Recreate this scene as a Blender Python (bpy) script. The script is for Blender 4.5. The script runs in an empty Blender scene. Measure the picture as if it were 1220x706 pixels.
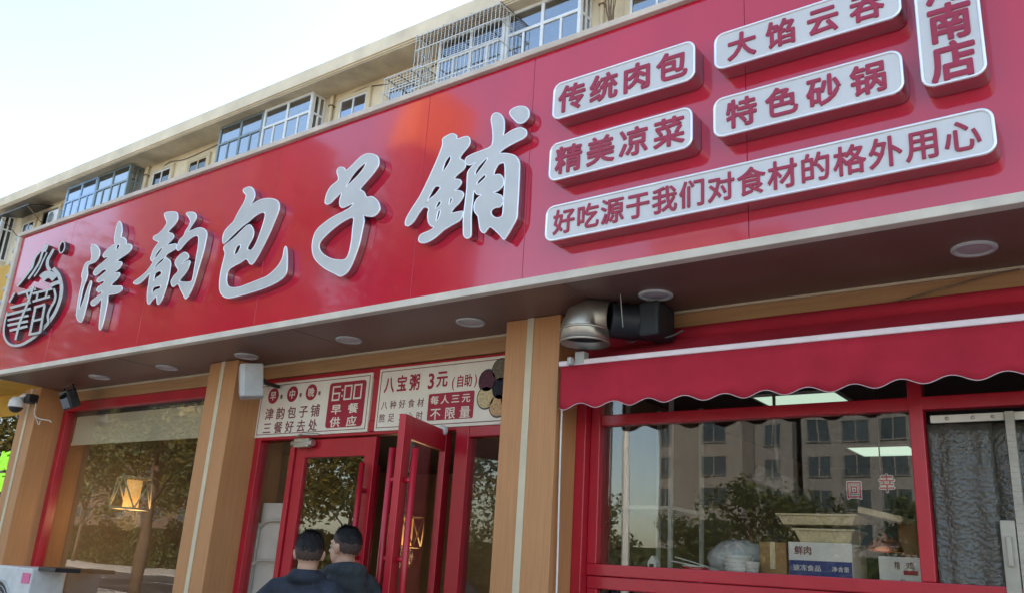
import bpy, bmesh, math, random
from mathutils import Vector, Matrix
random.seed(7)
S = bpy.context.scene
COL = S.collection
R_ = math.radians

# ------------------------------------------------------------------ camera, sky, sun, exposure
CAM_ROT = ((0.80568273, -0.12971436, -0.57797017),      # rows: world axes seen in image space (right, down, forward)
           (0.58911821, 0.27721238, 0.75900793),
           (0.06176626, -0.95201233, 0.29976232))
CAM_LOC = Vector((0.0, -4.0, 1.6))
FPX, PPX, PPY = 1033.726, 610.0, 353.0
cam = bpy.data.cameras.new('camera')
cam.sensor_width = 36.0
cam.lens = 36.0 * FPX / 1220.0
cam.clip_start = 0.05
cam.clip_end = 2000
camo = bpy.data.objects.new('camera', cam)
COL.objects.link(camo)
m = Matrix.Identity(4)
for i in range(3):
    m[i][0] = CAM_ROT[i][0]
    m[i][1] = -CAM_ROT[i][1]
    m[i][2] = -CAM_ROT[i][2]
    m[i][3] = CAM_LOC[i]
camo.matrix_world = m
S.camera = camo

SUN_EL, SUN_AZ = 36.0, 28.0          # azimuth measured from +Y (behind the shop) towards +X
wd = bpy.data.worlds.new('World')
S.world = wd
wd.use_nodes = True
nt = wd.node_tree
sky = nt.nodes.new('ShaderNodeTexSky')
sky.sky_type = 'NISHITA'
sky.sun_disc = False
sky.sun_elevation = R_(SUN_EL)
sky.sun_rotation = R_(SUN_AZ)
sky.air_density = 1.0
sky.dust_density = 2.0
sky.ozone_density = 1.0
bg = nt.nodes['Background']
bg.inputs['Strength'].default_value = 0.14
tint = nt.nodes.new('ShaderNodeVectorMath')      # hazy autumn air: a little less blue than the clear model sky
tint.operation = 'MULTIPLY'
tint.inputs[1].default_value = (1.05, 1.0, 0.91)
nt.links.new(sky.outputs[0], tint.inputs[0])
nt.links.new(tint.outputs[0], bg.inputs[0])
sun = bpy.data.lights.new('sun', 'SUN')
sun.energy = 3.5
sun.angle = R_(0.5)
sun.color = (1.0, 0.93, 0.82)
suno = bpy.data.objects.new('sun', sun)
COL.objects.link(suno)
sd = Vector((math.sin(R_(SUN_AZ)) * math.cos(R_(SUN_EL)), math.cos(R_(SUN_AZ)) * math.cos(R_(SUN_EL)), math.sin(R_(SUN_EL))))
suno.rotation_euler = sd.to_track_quat('Z', 'Y').to_euler()
S.view_settings.view_transform = 'Standard'
S.view_settings.look = 'None'
S.view_settings.gamma = 1.0
S.view_settings.exposure = 2.3
S.cycles.use_denoising = True
S.cycles.max_bounces = 8
S.cycles.transparent_max_bounces = 16
S.cycles.sample_clamp_indirect = 4.0


def at(px, py, Y):
    """where the sight line through photo pixel (px, py) meets the vertical plane y = Y"""
    c = ((px - PPX) , (py - PPY), FPX)
    r = [sum(CAM_ROT[i][j] * c[j] for j in range(3)) for i in range(3)]
    t = (Y - CAM_LOC.y) / r[1]
    return Vector((CAM_LOC.x + r[0] * t, Y, CAM_LOC.z + r[2] * t))


# ------------------------------------------------------------------ materials
def lin(r, g, b):
    f = lambda v: (v / 255 / 12.92) if v / 255 < 0.04045 else ((v / 255 + 0.055) / 1.055) ** 2.4
    return (f(r), f(g), f(b), 1)


def mat(name, col, rough=0.6, metal=0.0, spec=0.5, var=0.12, scale=6.0, bump=0.0, bscale=60.0, coat=0.0, stretch=None, var2=0.0, rvar=0.0):
    """Principled with procedural variation in colour, roughness and relief"""
    M = bpy.data.materials.new(name)
    M.use_nodes = True
    t = M.node_tree
    b = t.nodes['Principled BSDF']
    b.inputs['Metallic'].default_value = metal
    b.inputs['Roughness'].default_value = rough
    b.inputs['Specular IOR Level'].default_value = spec
    b.inputs['Coat Weight'].default_value = coat
    b.inputs['Coat Roughness'].default_value = 0.045
    tc = t.nodes.new('ShaderNodeTexCoord')
    src = tc.outputs['Object']
    if stretch:
        mp = t.nodes.new('ShaderNodeMapping')
        mp.inputs['Scale'].default_value = stretch
        t.links.new(src, mp.inputs[0])
        src = mp.outputs[0]
    n = t.nodes.new('ShaderNodeTexNoise')
    n.inputs['Scale'].default_value = scale
    n.inputs['Detail'].default_value = 6
    n.inputs['Roughness'].default_value = 0.62
    t.links.new(src, n.inputs['Vector'])
    cr = t.nodes.new('ShaderNodeValToRGB')
    c = Vector(col[:3])
    lo = c * (1 - var * 1.6)
    hi = c * (1 + var * 1.2)
    cr.color_ramp.elements[0].position = 0.28
    cr.color_ramp.elements[1].position = 0.74
    cr.color_ramp.elements[0].color = (*lo, 1)
    cr.color_ramp.elements[1].color = (*hi, 1)
    t.links.new(n.outputs['Fac'], cr.inputs[0])
    t.links.new(cr.outputs[0], b.inputs['Base Color'])
    if rvar:
        mr = t.nodes.new('ShaderNodeMapRange')
        mr.inputs['To Min'].default_value = max(0.02, rough - rvar)
        mr.inputs['To Max'].default_value = rough + rvar
        t.links.new(n.outputs['Fac'], mr.inputs['Value'])
        t.links.new(mr.outputs[0], b.inputs['Roughness'])
    if bump:
        n2 = t.nodes.new('ShaderNodeTexNoise')
        n2.inputs['Scale'].default_value = bscale
        n2.inputs['Detail'].default_value = 4
        t.links.new(src, n2.inputs['Vector'])
        bp = t.nodes.new('ShaderNodeBump')
        bp.inputs['Strength'].default_value = bump
        bp.inputs['Distance'].default_value = 0.02
        t.links.new(n2.outputs['Fac'], bp.inputs['Height'])
        t.links.new(bp.outputs[0], b.inputs['Normal'])
    return M


def glass(name, tint=(0.90, 0.885, 0.85), ior=1.52, rough=0.0, wob=0.015):
    M = bpy.data.materials.new(name)
    M.use_nodes = True
    t = M.node_tree
    t.nodes.remove(t.nodes['Principled BSDF'])
    out = t.nodes['Material Output']
    tr = t.nodes.new('ShaderNodeBsdfTransparent')
    tr.inputs[0].default_value = (*tint, 1)
    gl = t.nodes.new('ShaderNodeBsdfGlossy')
    gl.inputs['Roughness'].default_value = rough
    gl.inputs['Color'].default_value = (1, 1, 1, 1)
    fr = t.nodes.new('ShaderNodeFresnel')
    geo = t.nodes.new('ShaderNodeNewGeometry')        # the pane reflects the same on its way in and out
    ir = t.nodes.new('ShaderNodeMapRange')
    ir.inputs['To Min'].default_value = ior
    ir.inputs['To Max'].default_value = 1 / ior
    t.links.new(geo.outputs['Backfacing'], ir.inputs['Value'])
    t.links.new(ir.outputs[0], fr.inputs['IOR'])
    mx = t.nodes.new('ShaderNodeMixShader')
    if wob:
        tc = t.nodes.new('ShaderNodeTexCoord')
        n = t.nodes.new('ShaderNodeTexNoise')
        n.inputs['Scale'].default_value = 1.3
        n.inputs['Detail'].default_value = 1
        t.links.new(tc.outputs['Object'], n.inputs['Vector'])
        bp = t.nodes.new('ShaderNodeBump')
        bp.inputs['Strength'].default_value = wob
        bp.inputs['Distance'].default_value = 0.1
        t.links.new(n.outputs['Fac'], bp.inputs['Height'])
        t.links.new(bp.outputs[0], gl.inputs['Normal'])
    t.links.new(fr.outputs[0], mx.inputs[0])
    t.links.new(tr.outputs[0], mx.inputs[1])
    t.links.new(gl.outputs[0], mx.inputs[2])
    t.links.new(mx.outputs[0], out.inputs[0])
    return M


def emit(name, col, st):
    M = bpy.data.materials.new(name)
    M.use_nodes = True
    b = M.node_tree.nodes['Principled BSDF']
    b.inputs['Base Color'].default_value = (*col, 1)
    b.inputs['Emission Color'].default_value = (*col, 1)
    b.inputs['Emission Strength'].default_value = st
    return M


M = {}
M['sign_red'] = mat('sign_red', (0.53, 0.008, 0.036), 0.11, 0, 0.55, 0.06, 1.2, 0.012, 0.9, coat=0.5, rvar=0.035, stretch=(1.6, 1.6, 0.35))
M['coping'] = mat('coping', (0.62, 0.52, 0.42), 0.6, 0, 0.4, 0.15, 3, 0.05, 40)
M['cream_trim'] = mat('cream_trim', (0.62, 0.55, 0.45), 0.5, 0, 0.4, 0.1, 4)
M['post_cream'] = mat('post_cream', (0.38, 0.335, 0.26), 0.5, 0, 0.4, 0.15, 5)
M['hood_grey'] = mat('hood_grey', (0.20, 0.20, 0.19), 0.5, 0.3, 0.5, 0.15, 5)
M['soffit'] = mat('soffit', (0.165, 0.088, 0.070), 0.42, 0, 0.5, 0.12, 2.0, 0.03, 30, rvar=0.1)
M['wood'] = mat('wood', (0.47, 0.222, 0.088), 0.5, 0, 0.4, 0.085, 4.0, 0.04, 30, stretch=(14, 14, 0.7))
M['wood_lintel'] = mat('wood_lintel', (0.40, 0.215, 0.095), 0.5, 0, 0.4, 0.12, 3.0, 0.03, 30, stretch=(0.7, 14, 14))
M['stripe'] = mat('stripe', (0.58, 0.49, 0.33), 0.5, 0, 0.4, 0.08, 5)
M['frame_red'] = mat('frame_red', (0.41, 0.011, 0.023), 0.32, 0, 0.5, 0.10, 3.0, 0.02, 50, rvar=0.08)
M['awning_red'] = mat('awning_red', (0.43, 0.024, 0.044), 0.85, 0, 0.2, 0.14, 2.2, 0.12, 240)
M['piping'] = mat('piping', (0.50, 0.36, 0.36), 0.7, 0, 0.3, 0.1, 8)
M['awning_bar'] = mat('awning_bar', (0.80, 0.68, 0.68), 0.4, 0, 0.5, 0.06, 8)
M['letter_face'] = mat('letter_face', (0.52, 0.515, 0.49), 0.42, 0.25, 0.5, 0.06, 3, 0.02, 90, rvar=0.06)
M['letter_side'] = mat('letter_side', (0.46, 0.44, 0.45), 0.2, 0.95, 0.5, 0.06, 3)
M['emblem_side'] = mat('emblem_side', (0.16, 0.15, 0.155), 0.3, 0.8, 0.5, 0.06, 3)
M['letter_rim'] = mat('letter_rim', (0.86, 0.86, 0.87), 0.3, 0.5, 0.5, 0.03, 3)
M['plaque_face'] = mat('plaque_face', (0.60, 0.59, 0.575), 0.4, 0.05, 0.5, 0.05, 3, 0.01, 60)
M['plaque_text'] = mat('plaque_text', (0.34, 0.012, 0.045), 0.4, 0, 0.5, 0.06, 5)
M['banner_white'] = mat('banner_white', (0.74, 0.66, 0.54), 0.5, 0, 0.4, 0.06, 4)
M['banner_red'] = mat('banner_red', (0.33, 0.012, 0.03), 0.5, 0, 0.4, 0.06, 5)
M['banner_ink'] = mat('banner_ink', (0.20, 0.055, 0.06), 0.5, 0, 0.4, 0.06, 5)
M['glass'] = glass('glass')
M['glass_upper'] = glass('glass_upper', (0.50, 0.56, 0.62), 3.2)
M['glass_blue'] = glass('glass_blue', (0.25, 0.45, 0.70), 3.4)
M['glass_dark'] = glass('glass_dark', (0.10, 0.13, 0.16), 1.9)
M['wall_cream'] = mat('wall_cream', (0.78, 0.66, 0.48), 0.85, 0, 0.2, 0.2, 0.7, 0.1, 60)
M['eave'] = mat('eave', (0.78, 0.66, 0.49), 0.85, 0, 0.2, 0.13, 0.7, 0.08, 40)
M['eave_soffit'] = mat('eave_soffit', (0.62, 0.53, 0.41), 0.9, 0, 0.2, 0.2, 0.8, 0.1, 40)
M['casing'] = mat('casing', (0.66, 0.55, 0.38), 0.8, 0, 0.3, 0.1, 2)
M['pvc'] = mat('pvc', (0.76, 0.77, 0.78), 0.4, 0, 0.5, 0.07, 4)
M['alu_grey'] = mat('alu_grey', (0.22, 0.27, 0.28), 0.45, 0.4, 0.5, 0.12, 4)
M['alu_blue'] = mat('alu_blue', (0.30, 0.46, 0.66), 0.45, 0.2, 0.5, 0.12, 4)
M['bar_steel'] = mat('bar_steel', (0.66, 0.65, 0.62), 0.45, 0.3, 0.5, 0.18, 12)
M['rust'] = mat('rust', (0.22, 0.15, 0.10), 0.8, 0, 0.3, 0.3, 14, 0.2, 60)
M['room_shade'] = mat('room_shade', (0.05, 0.045, 0.04), 0.9, 0, 0.2, 0.2, 2)  # unlit rooms behind glass, their shade put into the colour
M['curtain_pale'] = mat('curtain_pale', (0.52, 0.48, 0.40), 0.9, 0, 0.2, 0.2, 3, stretch=(9, 9, 0.5))
M['int_wall'] = mat('int_wall', (0.30, 0.21, 0.13), 0.8, 0, 0.3, 0.15, 1.5)
M['int_tile'] = mat('int_tile', (0.14, 0.14, 0.13), 0.6, 0, 0.4, 0.15, 2)
M['int_floor'] = mat('int_floor', (0.20, 0.17, 0.14), 0.45, 0, 0.5, 0.15, 2)
M['int_ceil'] = mat('int_ceil', (0.10, 0.10, 0.10), 0.8, 0, 0.3, 0.1, 2)
M['panel_light'] = emit('panel_light', (0.72, 1.0, 0.84), 0.2)
M['lamp_glow'] = emit('lamp_glow', (1.0, 0.55, 0.17), 0.13)
M['blind'] = mat('blind', (0.66, 0.62, 0.50), 0.9, 0, 0.2, 0.05, 5, stretch=(1, 1, 30))
M['steel'] = mat('steel', (0.48, 0.44, 0.37), 0.42, 0.95, 0.5, 0.12, 3, 0.03, 12, rvar=0.1)
M['black_rubber'] = mat('black_rubber', (0.016, 0.018, 0.022), 0.5, 0, 0.4, 0.2, 10)
M['black_plastic'] = mat('black_plastic', (0.02, 0.02, 0.022), 0.4, 0, 0.5, 0.15, 8)
M['grey_plastic'] = mat('grey_plastic', (0.46, 0.46, 0.44), 0.5, 0, 0.5, 0.1, 8)
M['light_grey'] = mat('light_grey', (0.62, 0.62, 0.60), 0.5, 0, 0.5, 0.1, 8)
M['white_paint'] = mat('white_paint', (0.74, 0.73, 0.70), 0.45, 0, 0.5, 0.08, 5, 0.02, 60)
M['lamp_lens'] = mat('lamp_lens', (0.42, 0.36, 0.36), 0.35, 0, 0.5, 0.08, 8)
M['wire'] = mat('wire', (0.10, 0.09, 0.09), 0.6, 0, 0.4, 0.2, 8)
M['wire_pale'] = mat('wire_pale', (0.70, 0.66, 0.60), 0.6, 0, 0.4, 0.1, 8)
M['yellow'] = mat('yellow', (0.66, 0.38, 0.05), 0.6, 0, 0.4, 0.12, 3)
M['green_neon'] = emit('green_neon', (0.40, 0.9, 0.05), 0.10)
M['pink'] = mat('pink', (0.70, 0.16, 0.30), 0.5, 0, 0.4, 0.1, 5)
M['carton'] = mat('carton', (0.34, 0.19, 0.09), 0.85, 0, 0.2, 0.12, 4, 0.04, 60)
M['carton_white'] = mat('carton_white', (0.72, 0.70, 0.66), 0.7, 0, 0.3, 0.08, 4)
M['carton_blue'] = mat('carton_blue', (0.045, 0.06, 0.22), 0.6, 0, 0.3, 0.1, 4)
M['bamboo'] = mat('bamboo', (0.62, 0.52, 0.33), 0.7, 0, 0.3, 0.16, 6, 0.1, 60, stretch=(20, 20, 2))
M['copper'] = mat('copper', (0.75, 0.22, 0.08), 0.22, 0.9, 0.5, 0.15, 8)
M['skin'] = mat('skin', (0.46, 0.26, 0.17), 0.55, 0, 0.4, 0.08, 12, 0.03, 120)
M['hair'] = mat('hair', (0.012, 0.010, 0.010), 0.55, 0, 0.4, 0.3, 60, 0.5, 260)
M['hair_fade'] = mat('hair_fade', (0.075, 0.045, 0.034), 0.7, 0, 0.3, 0.35, 90, 0.4, 300)
M['navy'] = mat('navy', (0.024, 0.028, 0.038), 0.8, 0, 0.25, 0.25, 9, 0.9, 13)
M['charcoal'] = mat('charcoal', (0.038, 0.043, 0.046), 0.85, 0, 0.2, 0.25, 9, 0.9, 14)
M['trouser'] = mat('trouser', (0.018, 0.018, 0.022), 0.9, 0, 0.2, 0.15, 8, 0.2, 60)
M['shoe'] = mat('shoe', (0.02, 0.018, 0.018), 0.5, 0, 0.4, 0.1, 8)
M['eye_white'] = mat('eye_white', (0.30, 0.28, 0.26), 0.4, 0, 0.5, 0.02, 8)
M['bark'] = mat('bark', (0.12, 0.085, 0.06), 0.9, 0, 0.2, 0.3, 9, 0.6, 20, stretch=(3, 3, 0.6))
M['paving'] = mat('paving', (0.34, 0.32, 0.29), 0.85, 0, 0.3, 0.16, 1.5, 0.1, 30)
M['asphalt'] = mat('asphalt', (0.055, 0.055, 0.056), 0.9, 0, 0.3, 0.2, 2.0, 0.2, 90)
M['earth'] = mat('earth', (0.18, 0.16, 0.12), 0.95, 0, 0.2, 0.25, 0.2, 0.1, 3)
M['road_white'] = mat('road_white', (0.75, 0.74, 0.70), 0.7, 0, 0.3, 0.15, 5)
M['kerb'] = mat('kerb', (0.40, 0.39, 0.37), 0.85, 0, 0.3, 0.15, 4)
M['tower_wall'] = mat('tower_wall', (0.185, 0.178, 0.165), 0.85, 0, 0.2, 0.1, 0.3)  # low albedo: shade on the tower fronts is put into the colour
M['tower_grey'] = mat('tower_grey', (0.17, 0.17, 0.168), 0.85, 0, 0.2, 0.1, 0.3)  # dark tone carries the shade of the tower fronts too
M['tower_glass'] = mat('tower_glass', (0.03, 0.045, 0.055), 0.1, 0, 0.5, 0.3, 0.4)
M['tower_brick'] = mat('tower_brick', (0.11, 0.08, 0.06), 0.85, 0, 0.2, 0.1, 0.3)
M['orange_wall'] = mat('orange_wall', (0.75, 0.26, 0.06), 0.8, 0, 0.2, 0.08, 0.5)
M['car_white'] = mat('car_white', (0.72, 0.72, 0.72), 0.25, 0, 0.5, 0.03, 2, coat=0.6)
M['car_dark'] = mat('car_dark', (0.03, 0.033, 0.04), 0.22, 0.3, 0.5, 0.05, 2, coat=0.6)
M['car_red'] = mat('car_red', (0.45, 0.02, 0.015), 0.22, 0, 0.5, 0.05, 2, coat=0.6)


def leaf_mat(name, a, b):
    Mm = bpy.data.materials.new(name)
    Mm.use_nodes = True
    t = Mm.node_tree
    p = t.nodes['Principled BSDF']
    p.inputs['Roughness'].default_value = 0.6
    g = t.nodes.new('ShaderNodeNewGeometry')
    cr = t.nodes.new('ShaderNodeValToRGB')
    cr.color_ramp.elements[0].color = (*a, 1)
    cr.color_ramp.elements[1].color = (*b, 1)
    t.links.new(g.outputs['Random Per Island'], cr.inputs[0])
    t.links.new(cr.outputs[0], p.inputs['Base Color'])
    tl = t.nodes.new('ShaderNodeBsdfTranslucent')
    t.links.new(cr.outputs[0], tl.inputs[0])
    mx = t.nodes.new('ShaderNodeMixShader')
    mx.inputs[0].default_value = 0.4
    t.links.new(p.outputs[0], mx.inputs[1])
    t.links.new(tl.outputs[0], mx.inputs[2])
    t.links.new(mx.outputs[0], t.nodes['Material Output'].inputs[0])
    return Mm


M['leaf_gold'] = leaf_mat('leaf_gold', (0.07, 0.075, 0.018), (0.24, 0.18, 0.035))
M['leaf_dark'] = mat('leaf_dark', (0.03, 0.045, 0.015), 0.9, 0, 0.2, 0.3, 4)
M['leaf_green'] = leaf_mat('leaf_green', (0.035, 0.06, 0.018), (0.10, 0.12, 0.03))

# ------------------------------------------------------------------ mesh helpers
ORG = {}


def origin(p):
    return ORG.get(p.name, Vector((0, 0, 0))) if p else Vector((0, 0, 0))


class MB:
    def __init__(self):
        self.v = []
        self.f = []
        self.mi = []
        self.smooth = []

    def add(self, vs, fs, mi=0, sm=False):
        o = len(self.v)
        self.v += [Vector(a) for a in vs]
        for f in fs:
            self.f.append([i + o for i in f])
            self.mi.append(mi)
            self.smooth.append(sm)
        return self

    def box(self, x0, x1, y0, y1, z0, z1, mi=0, mtx=None):
        vs = [Vector((x, y, z)) for z in (z0, z1) for y in (y0, y1) for x in (x0, x1)]
        if mtx:
            vs = [mtx @ a for a in vs]
        return self.add(vs, [(0, 2, 3, 1), (4, 5, 7, 6), (0, 1, 5, 4), (2, 6, 7, 3), (0, 4, 6, 2), (1, 3, 7, 5)], mi)

    def tube(self, pts, rad, n=10, cap=True, mi=0, sy=1.0, sm=True):
        """a lofted tube along pts; rad a number or one per point"""
        pts = [Vector(p) for p in pts]
        if not isinstance(rad, (list, tuple)):
            rad = [rad] * len(pts)
        rings = []
        up = None
        for i, p in enumerate(pts):
            d = (pts[min(i + 1, len(pts) - 1)] - pts[max(i - 1, 0)])
            d = d.normalized() if d.length > 1e-9 else Vector((0, 0, 1))
            if up is None:
                up = Vector((0, 1, 0)) if abs(d.y) < 0.9 else Vector((1, 0, 0))
            a = (up - d * up.dot(d)).normalized()
            b = d.cross(a)
            up = a
            r = rad[i]
            rings.append([p + (a * math.cos(2 * math.pi * k / n) * sy + b * math.sin(2 * math.pi * k / n)) * r for k in range(n)])
        vs = [v for r in rings for v in r]
        fs = []
        for i in range(len(pts) - 1):
            for k in range(n):
                fs.append((i * n + k, i * n + (k + 1) % n, (i + 1) * n + (k + 1) % n, (i + 1) * n + k))
        self.add(vs, fs, mi, sm)
        if cap:
            o = len(self.v) - len(vs)
            self.f.append([o + k for k in range(n)][::-1])
            self.mi.append(mi)
            self.smooth.append(False)
            o2 = len(self.v) - n
            self.f.append([o2 + k for k in range(n)])
            self.mi.append(mi)
            self.smooth.append(False)
        return self

    def lathe(self, prof, c=(0, 0, 0), n=28, mi=0, mtx=None, sm=True):
        vs = []
        for r, z in prof:
            for k in range(n):
                a = 2 * math.pi * k / n
                p = Vector((r * math.cos(a), r * math.sin(a), z))
                vs.append((mtx @ p if mtx else p) + Vector(c))
        fs = []
        for i in range(len(prof) - 1):
            for k in range(n):
                fs.append((i * n + k, i * n + (k + 1) % n, (i + 1) * n + (k + 1) % n, (i + 1) * n + k))
        return self.add(vs, fs, mi, sm)

    def ball(self, c, r, n=14, mtx=None, mi=0):
        rx, ry, rz = r if isinstance(r, (tuple, list)) else (r, r, r)
        vs = []
        fs = []
        h = n // 2
        for i in range(1, h):
            ph = math.pi * i / h
            for k in range(n):
                a = 2 * math.pi * k / n
                vs.append(Vector((rx * math.sin(ph) * math.cos(a), ry * math.sin(ph) * math.sin(a), rz * math.cos(ph))))
        vs.append(Vector((0, 0, rz)))
        vs.append(Vector((0, 0, -rz)))
        for i in range(h - 2):
            for k in range(n):
                fs.append((i * n + k, (i + 1) * n + k, (i + 1) * n + (k + 1) % n, i * n + (k + 1) % n))
        t, b = len(vs) - 2, len(vs) - 1
        for k in range(n):
            fs.append((t, k, (k + 1) % n))
            fs.append((b, (h - 2) * n + (k + 1) % n, (h - 2) * n + k))
        vs = [(mtx @ v if mtx else v) + Vector(c) for v in vs]
        return self.add(vs, fs, mi, True)

    def prism(self, poly, y0, y1, mi=0):
        """polygon in x,z pushed from y0 to y1"""
        n = len(poly)
        vs = [(p[0], y0, p[1]) for p in poly] + [(p[0], y1, p[1]) for p in poly]
        fs = [list(range(n)), list(range(2 * n - 1, n - 1, -1))]
        fs += [(i, i + n, (i + 1) % n + n, (i + 1) % n) for i in range(n)]
        return self.add(vs, fs, mi)

    def mesh(self, name, org=Vector((0, 0, 0))):
        me = bpy.data.meshes.new(name)
        me.from_pydata([tuple(v - org) for v in self.v], [], self.f)
        me.polygons.foreach_set('material_index', self.mi)
        me.polygons.foreach_set('use_smooth', self.smooth)
        me.update()
        bm = bmesh.new()
        bm.from_mesh(me)
        bmesh.ops.recalc_face_normals(bm, faces=bm.faces)
        bm.to_mesh(me)
        bm.free()
        return me

    def build(self, name, mats, parent=None, bevel=0.0, label=None, seg=2):
        org = origin(parent)
        me = self.mesh(name, org)
        return link(name, me, mats, parent, bevel, label, seg)


def link(name, me, mats, parent=None, bevel=0.0, label=None, seg=2):
    if not isinstance(mats, (list, tuple)):
        mats = [mats]
    for a in mats:
        me.materials.append(a)
    o = bpy.data.objects.new(name, me)
    COL.objects.link(o)
    if parent:
        o.parent = parent
    ORG[o.name] = origin(parent)
    if bevel:
        bv = o.modifiers.new('bevel', 'BEVEL')
        bv.width = bevel
        bv.segments = seg
        bv.limit_method = 'ANGLE'
        bv.angle_limit = R_(40)
    if label:
        o['label'] = label
    return o


def tag(o, label, cat, group=None):
    o['label'] = label
    o['category'] = cat
    if group:
        o['group'] = group
    return o


def thing(name, loc, label, cat, group=None):
    o = bpy.data.objects.new(name, None)
    o.empty_display_size = 0.1
    COL.objects.link(o)
    o.location = loc
    ORG[o.name] = Vector(loc)
    return tag(o, label, cat, group)


def structure(o):
    o['kind'] = 'structure'
    return o


def copy_tree(o, parent=None):
    c = o.copy()
    COL.objects.link(c)
    if parent:
        c.parent = parent
    for ch in list(o.children):
        copy_tree(ch, c)
    return c


def eval_mesh(o):
    dg = bpy.context.evaluated_depsgraph_get()
    return bpy.data.meshes.new_from_object(o.evaluated_get(dg))


_glyphs = {}


def glyph(ch, off):
    """one character's outline as a thin solid, em box 0..1, from the built-in font"""
    k = (ch, off)
    if k not in _glyphs:
        cu = bpy.data.curves.new('glyph', 'FONT')
        cu.body = ch
        cu.size = 1
        cu.offset = off
        cu.extrude = 0.5
        cu.resolution_u = 3
        o = bpy.data.objects.new('glyph', cu)
        COL.objects.link(o)
        me = eval_mesh(o)
        vs = [v.co.copy() for v in me.vertices]
        fs = [list(p.vertices) for p in me.polygons]
        bpy.data.objects.remove(o)
        bpy.data.curves.remove(cu)
        bpy.data.meshes.remove(me)
        _glyphs[k] = (vs, fs)
    return _glyphs[k]


def text(mb, s, cx, cz, w, h, Y, depth=0.004, off=0.02, pitch=None, dirv=(1, 0), mi=0, slant=0.0, mirror=False):
    """characters centred round (cx, cz), each in a w x h cell, facing the street at y = Y; off: how much bolder than regular"""
    pitch = pitch if pitch is not None else w
    n = len(s)
    if off:
        strikes = [(0, 0)] + [(off * math.cos(R_(a)), off * math.sin(R_(a))) for a in range(0, 360, 45)]
    else:
        strikes = [(0, 0)]
    for i, ch in enumerate(s):
        if ch == ' ':
            continue
        k = i - (n - 1) / 2
        gx = cx + dirv[0] * pitch * k
        gz = cz + dirv[1] * pitch * k
        vs, fs = glyph(ch, 0.0)
        if ord(ch) < 256:
            xs = [v.x for v in vs]
            mid = (min(xs) + max(xs)) / 2
            zmid = 0.36
        else:
            mid, zmid = 0.5, 0.38
        sg = -1 if mirror else 1
        for q, (ox, oz) in enumerate(strikes):
            dd = depth - q * 0.00012
            pts = [(gx + sg * (v.x - mid + ox) * w + slant * (v.y - zmid) * h, Y - (v.z + 0.5) * dd, gz + (v.y - zmid + oz) * h) for v in vs]
            mb.add(pts, fs, mi)
    return mb


def catmull(pts, k=3, closed=True):
    out = []
    n = len(pts)
    for i in range(n if closed else n - 1):
        if closed:
            p0, p1, p2, p3 = (pts[(i + j - 1) % n] for j in range(4))
        else:
            p0, p1, p2, p3 = (pts[min(max(i + j - 1, 0), n - 1)] for j in range(4))
        for s in range(k):
            t = s / k
            out.append(tuple(0.5 * ((2 * p1[a]) + (-p0[a] + p2[a]) * t + (2 * p0[a] - 5 * p1[a] + 4 * p2[a] - p3[a]) * t * t
                                    + (-p0[a] + 3 * p1[a] - 3 * p2[a] + p3[a]) * t ** 3) for a in range(len(p1))))
    if not closed:
        out.append(tuple(pts[-1]))
    return out


def outline_mesh(splines, y_front, y_back, bevel=0.004):
    """filled outlines (x,z) with holes, as a solid between two y planes"""
    cu = bpy.data.curves.new('outline', 'CURVE')
    cu.dimensions = '2D'
    cu.fill_mode = 'BOTH'
    cu.extrude = (y_back - y_front) / 2 - bevel
    cu.bevel_depth = bevel
    cu.bevel_resolution = 1
    cu.offset = -bevel
    for sp in splines:
        s = cu.splines.new('POLY')
        s.points.add(len(sp) - 1)
        for p, q in zip(s.points, sp):
            p.co = (q[0], q[1], 0, 1)
        s.use_cyclic_u = True
    o = bpy.data.objects.new('outline', cu)
    COL.objects.link(o)
    me = eval_mesh(o)
    bpy.data.objects.remove(o)
    bpy.data.curves.remove(cu)
    yc = (y_front + y_back) / 2
    for v in me.vertices:
        x, y, z = v.co
        v.co = (x, yc - z, y)
    for p in me.polygons:
        p.material_index = 1 if abs(p.normal.y) < 0.6 else 0
        p.use_smooth = False
    me.update()
    return me


def rrect(x0, x1, z0, z1, r, n=6):
    pts = []
    for cx, cz, a0 in ((x1 - r, z1 - r, 0), (x0 + r, z1 - r, 90), (x0 + r, z0 + r, 180), (x1 - r, z0 + r, 270)):
        for i in range(n + 1):
            a = R_(a0 + 90 * i / n)
            pts.append((cx + r * math.cos(a), cz + r * math.sin(a)))
    return pts


def closed_ribbon(mb, pts, r, Y, n=6, mi=0):
    """a thin round bead round a closed outline in the plane y = Y"""
    P = [Vector((p[0], Y, p[1])) for p in pts]
    mb.tube(P + [P[0]], r, n, cap=False, mi=mi)
    return mb


# ================================================================== SETTING: ground, street
g = MB().box(-400, 400, -400, 400, -0.6, -0.02)
structure(g.build('ground', M['earth']))
g = MB().box(-80, 60, -12.0, 0.8, -0.3, 0.0)
structure(g.build('pavement', M['paving'], bevel=0.01))
g = MB().box(-200, 120, -26.0, -12.2, -0.3, -0.012)
structure(g.build('road', M['asphalt']))
g = MB()
for x in range(-100, 60, 6):
    g.box(x, x + 2.4, -19.2, -19.05, -0.012, -0.006)
g.box(-200, 120, -12.6, -12.48, -0.012, -0.006)
g.box(-200, 120, -25.7, -25.58, -0.012, -0.006)
structure(g.build('road_marking', M['road_white']))
g = MB().box(-80, 60, -12.2, -12.0, -0.3, 0.02)
structure(g.build('kerb', M['kerb'], bevel=0.02))
g = MB().box(-200, 120, -34, -26.0, -0.3, 0.08)
structure(g.build('far_pavement', M['paving']))

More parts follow.
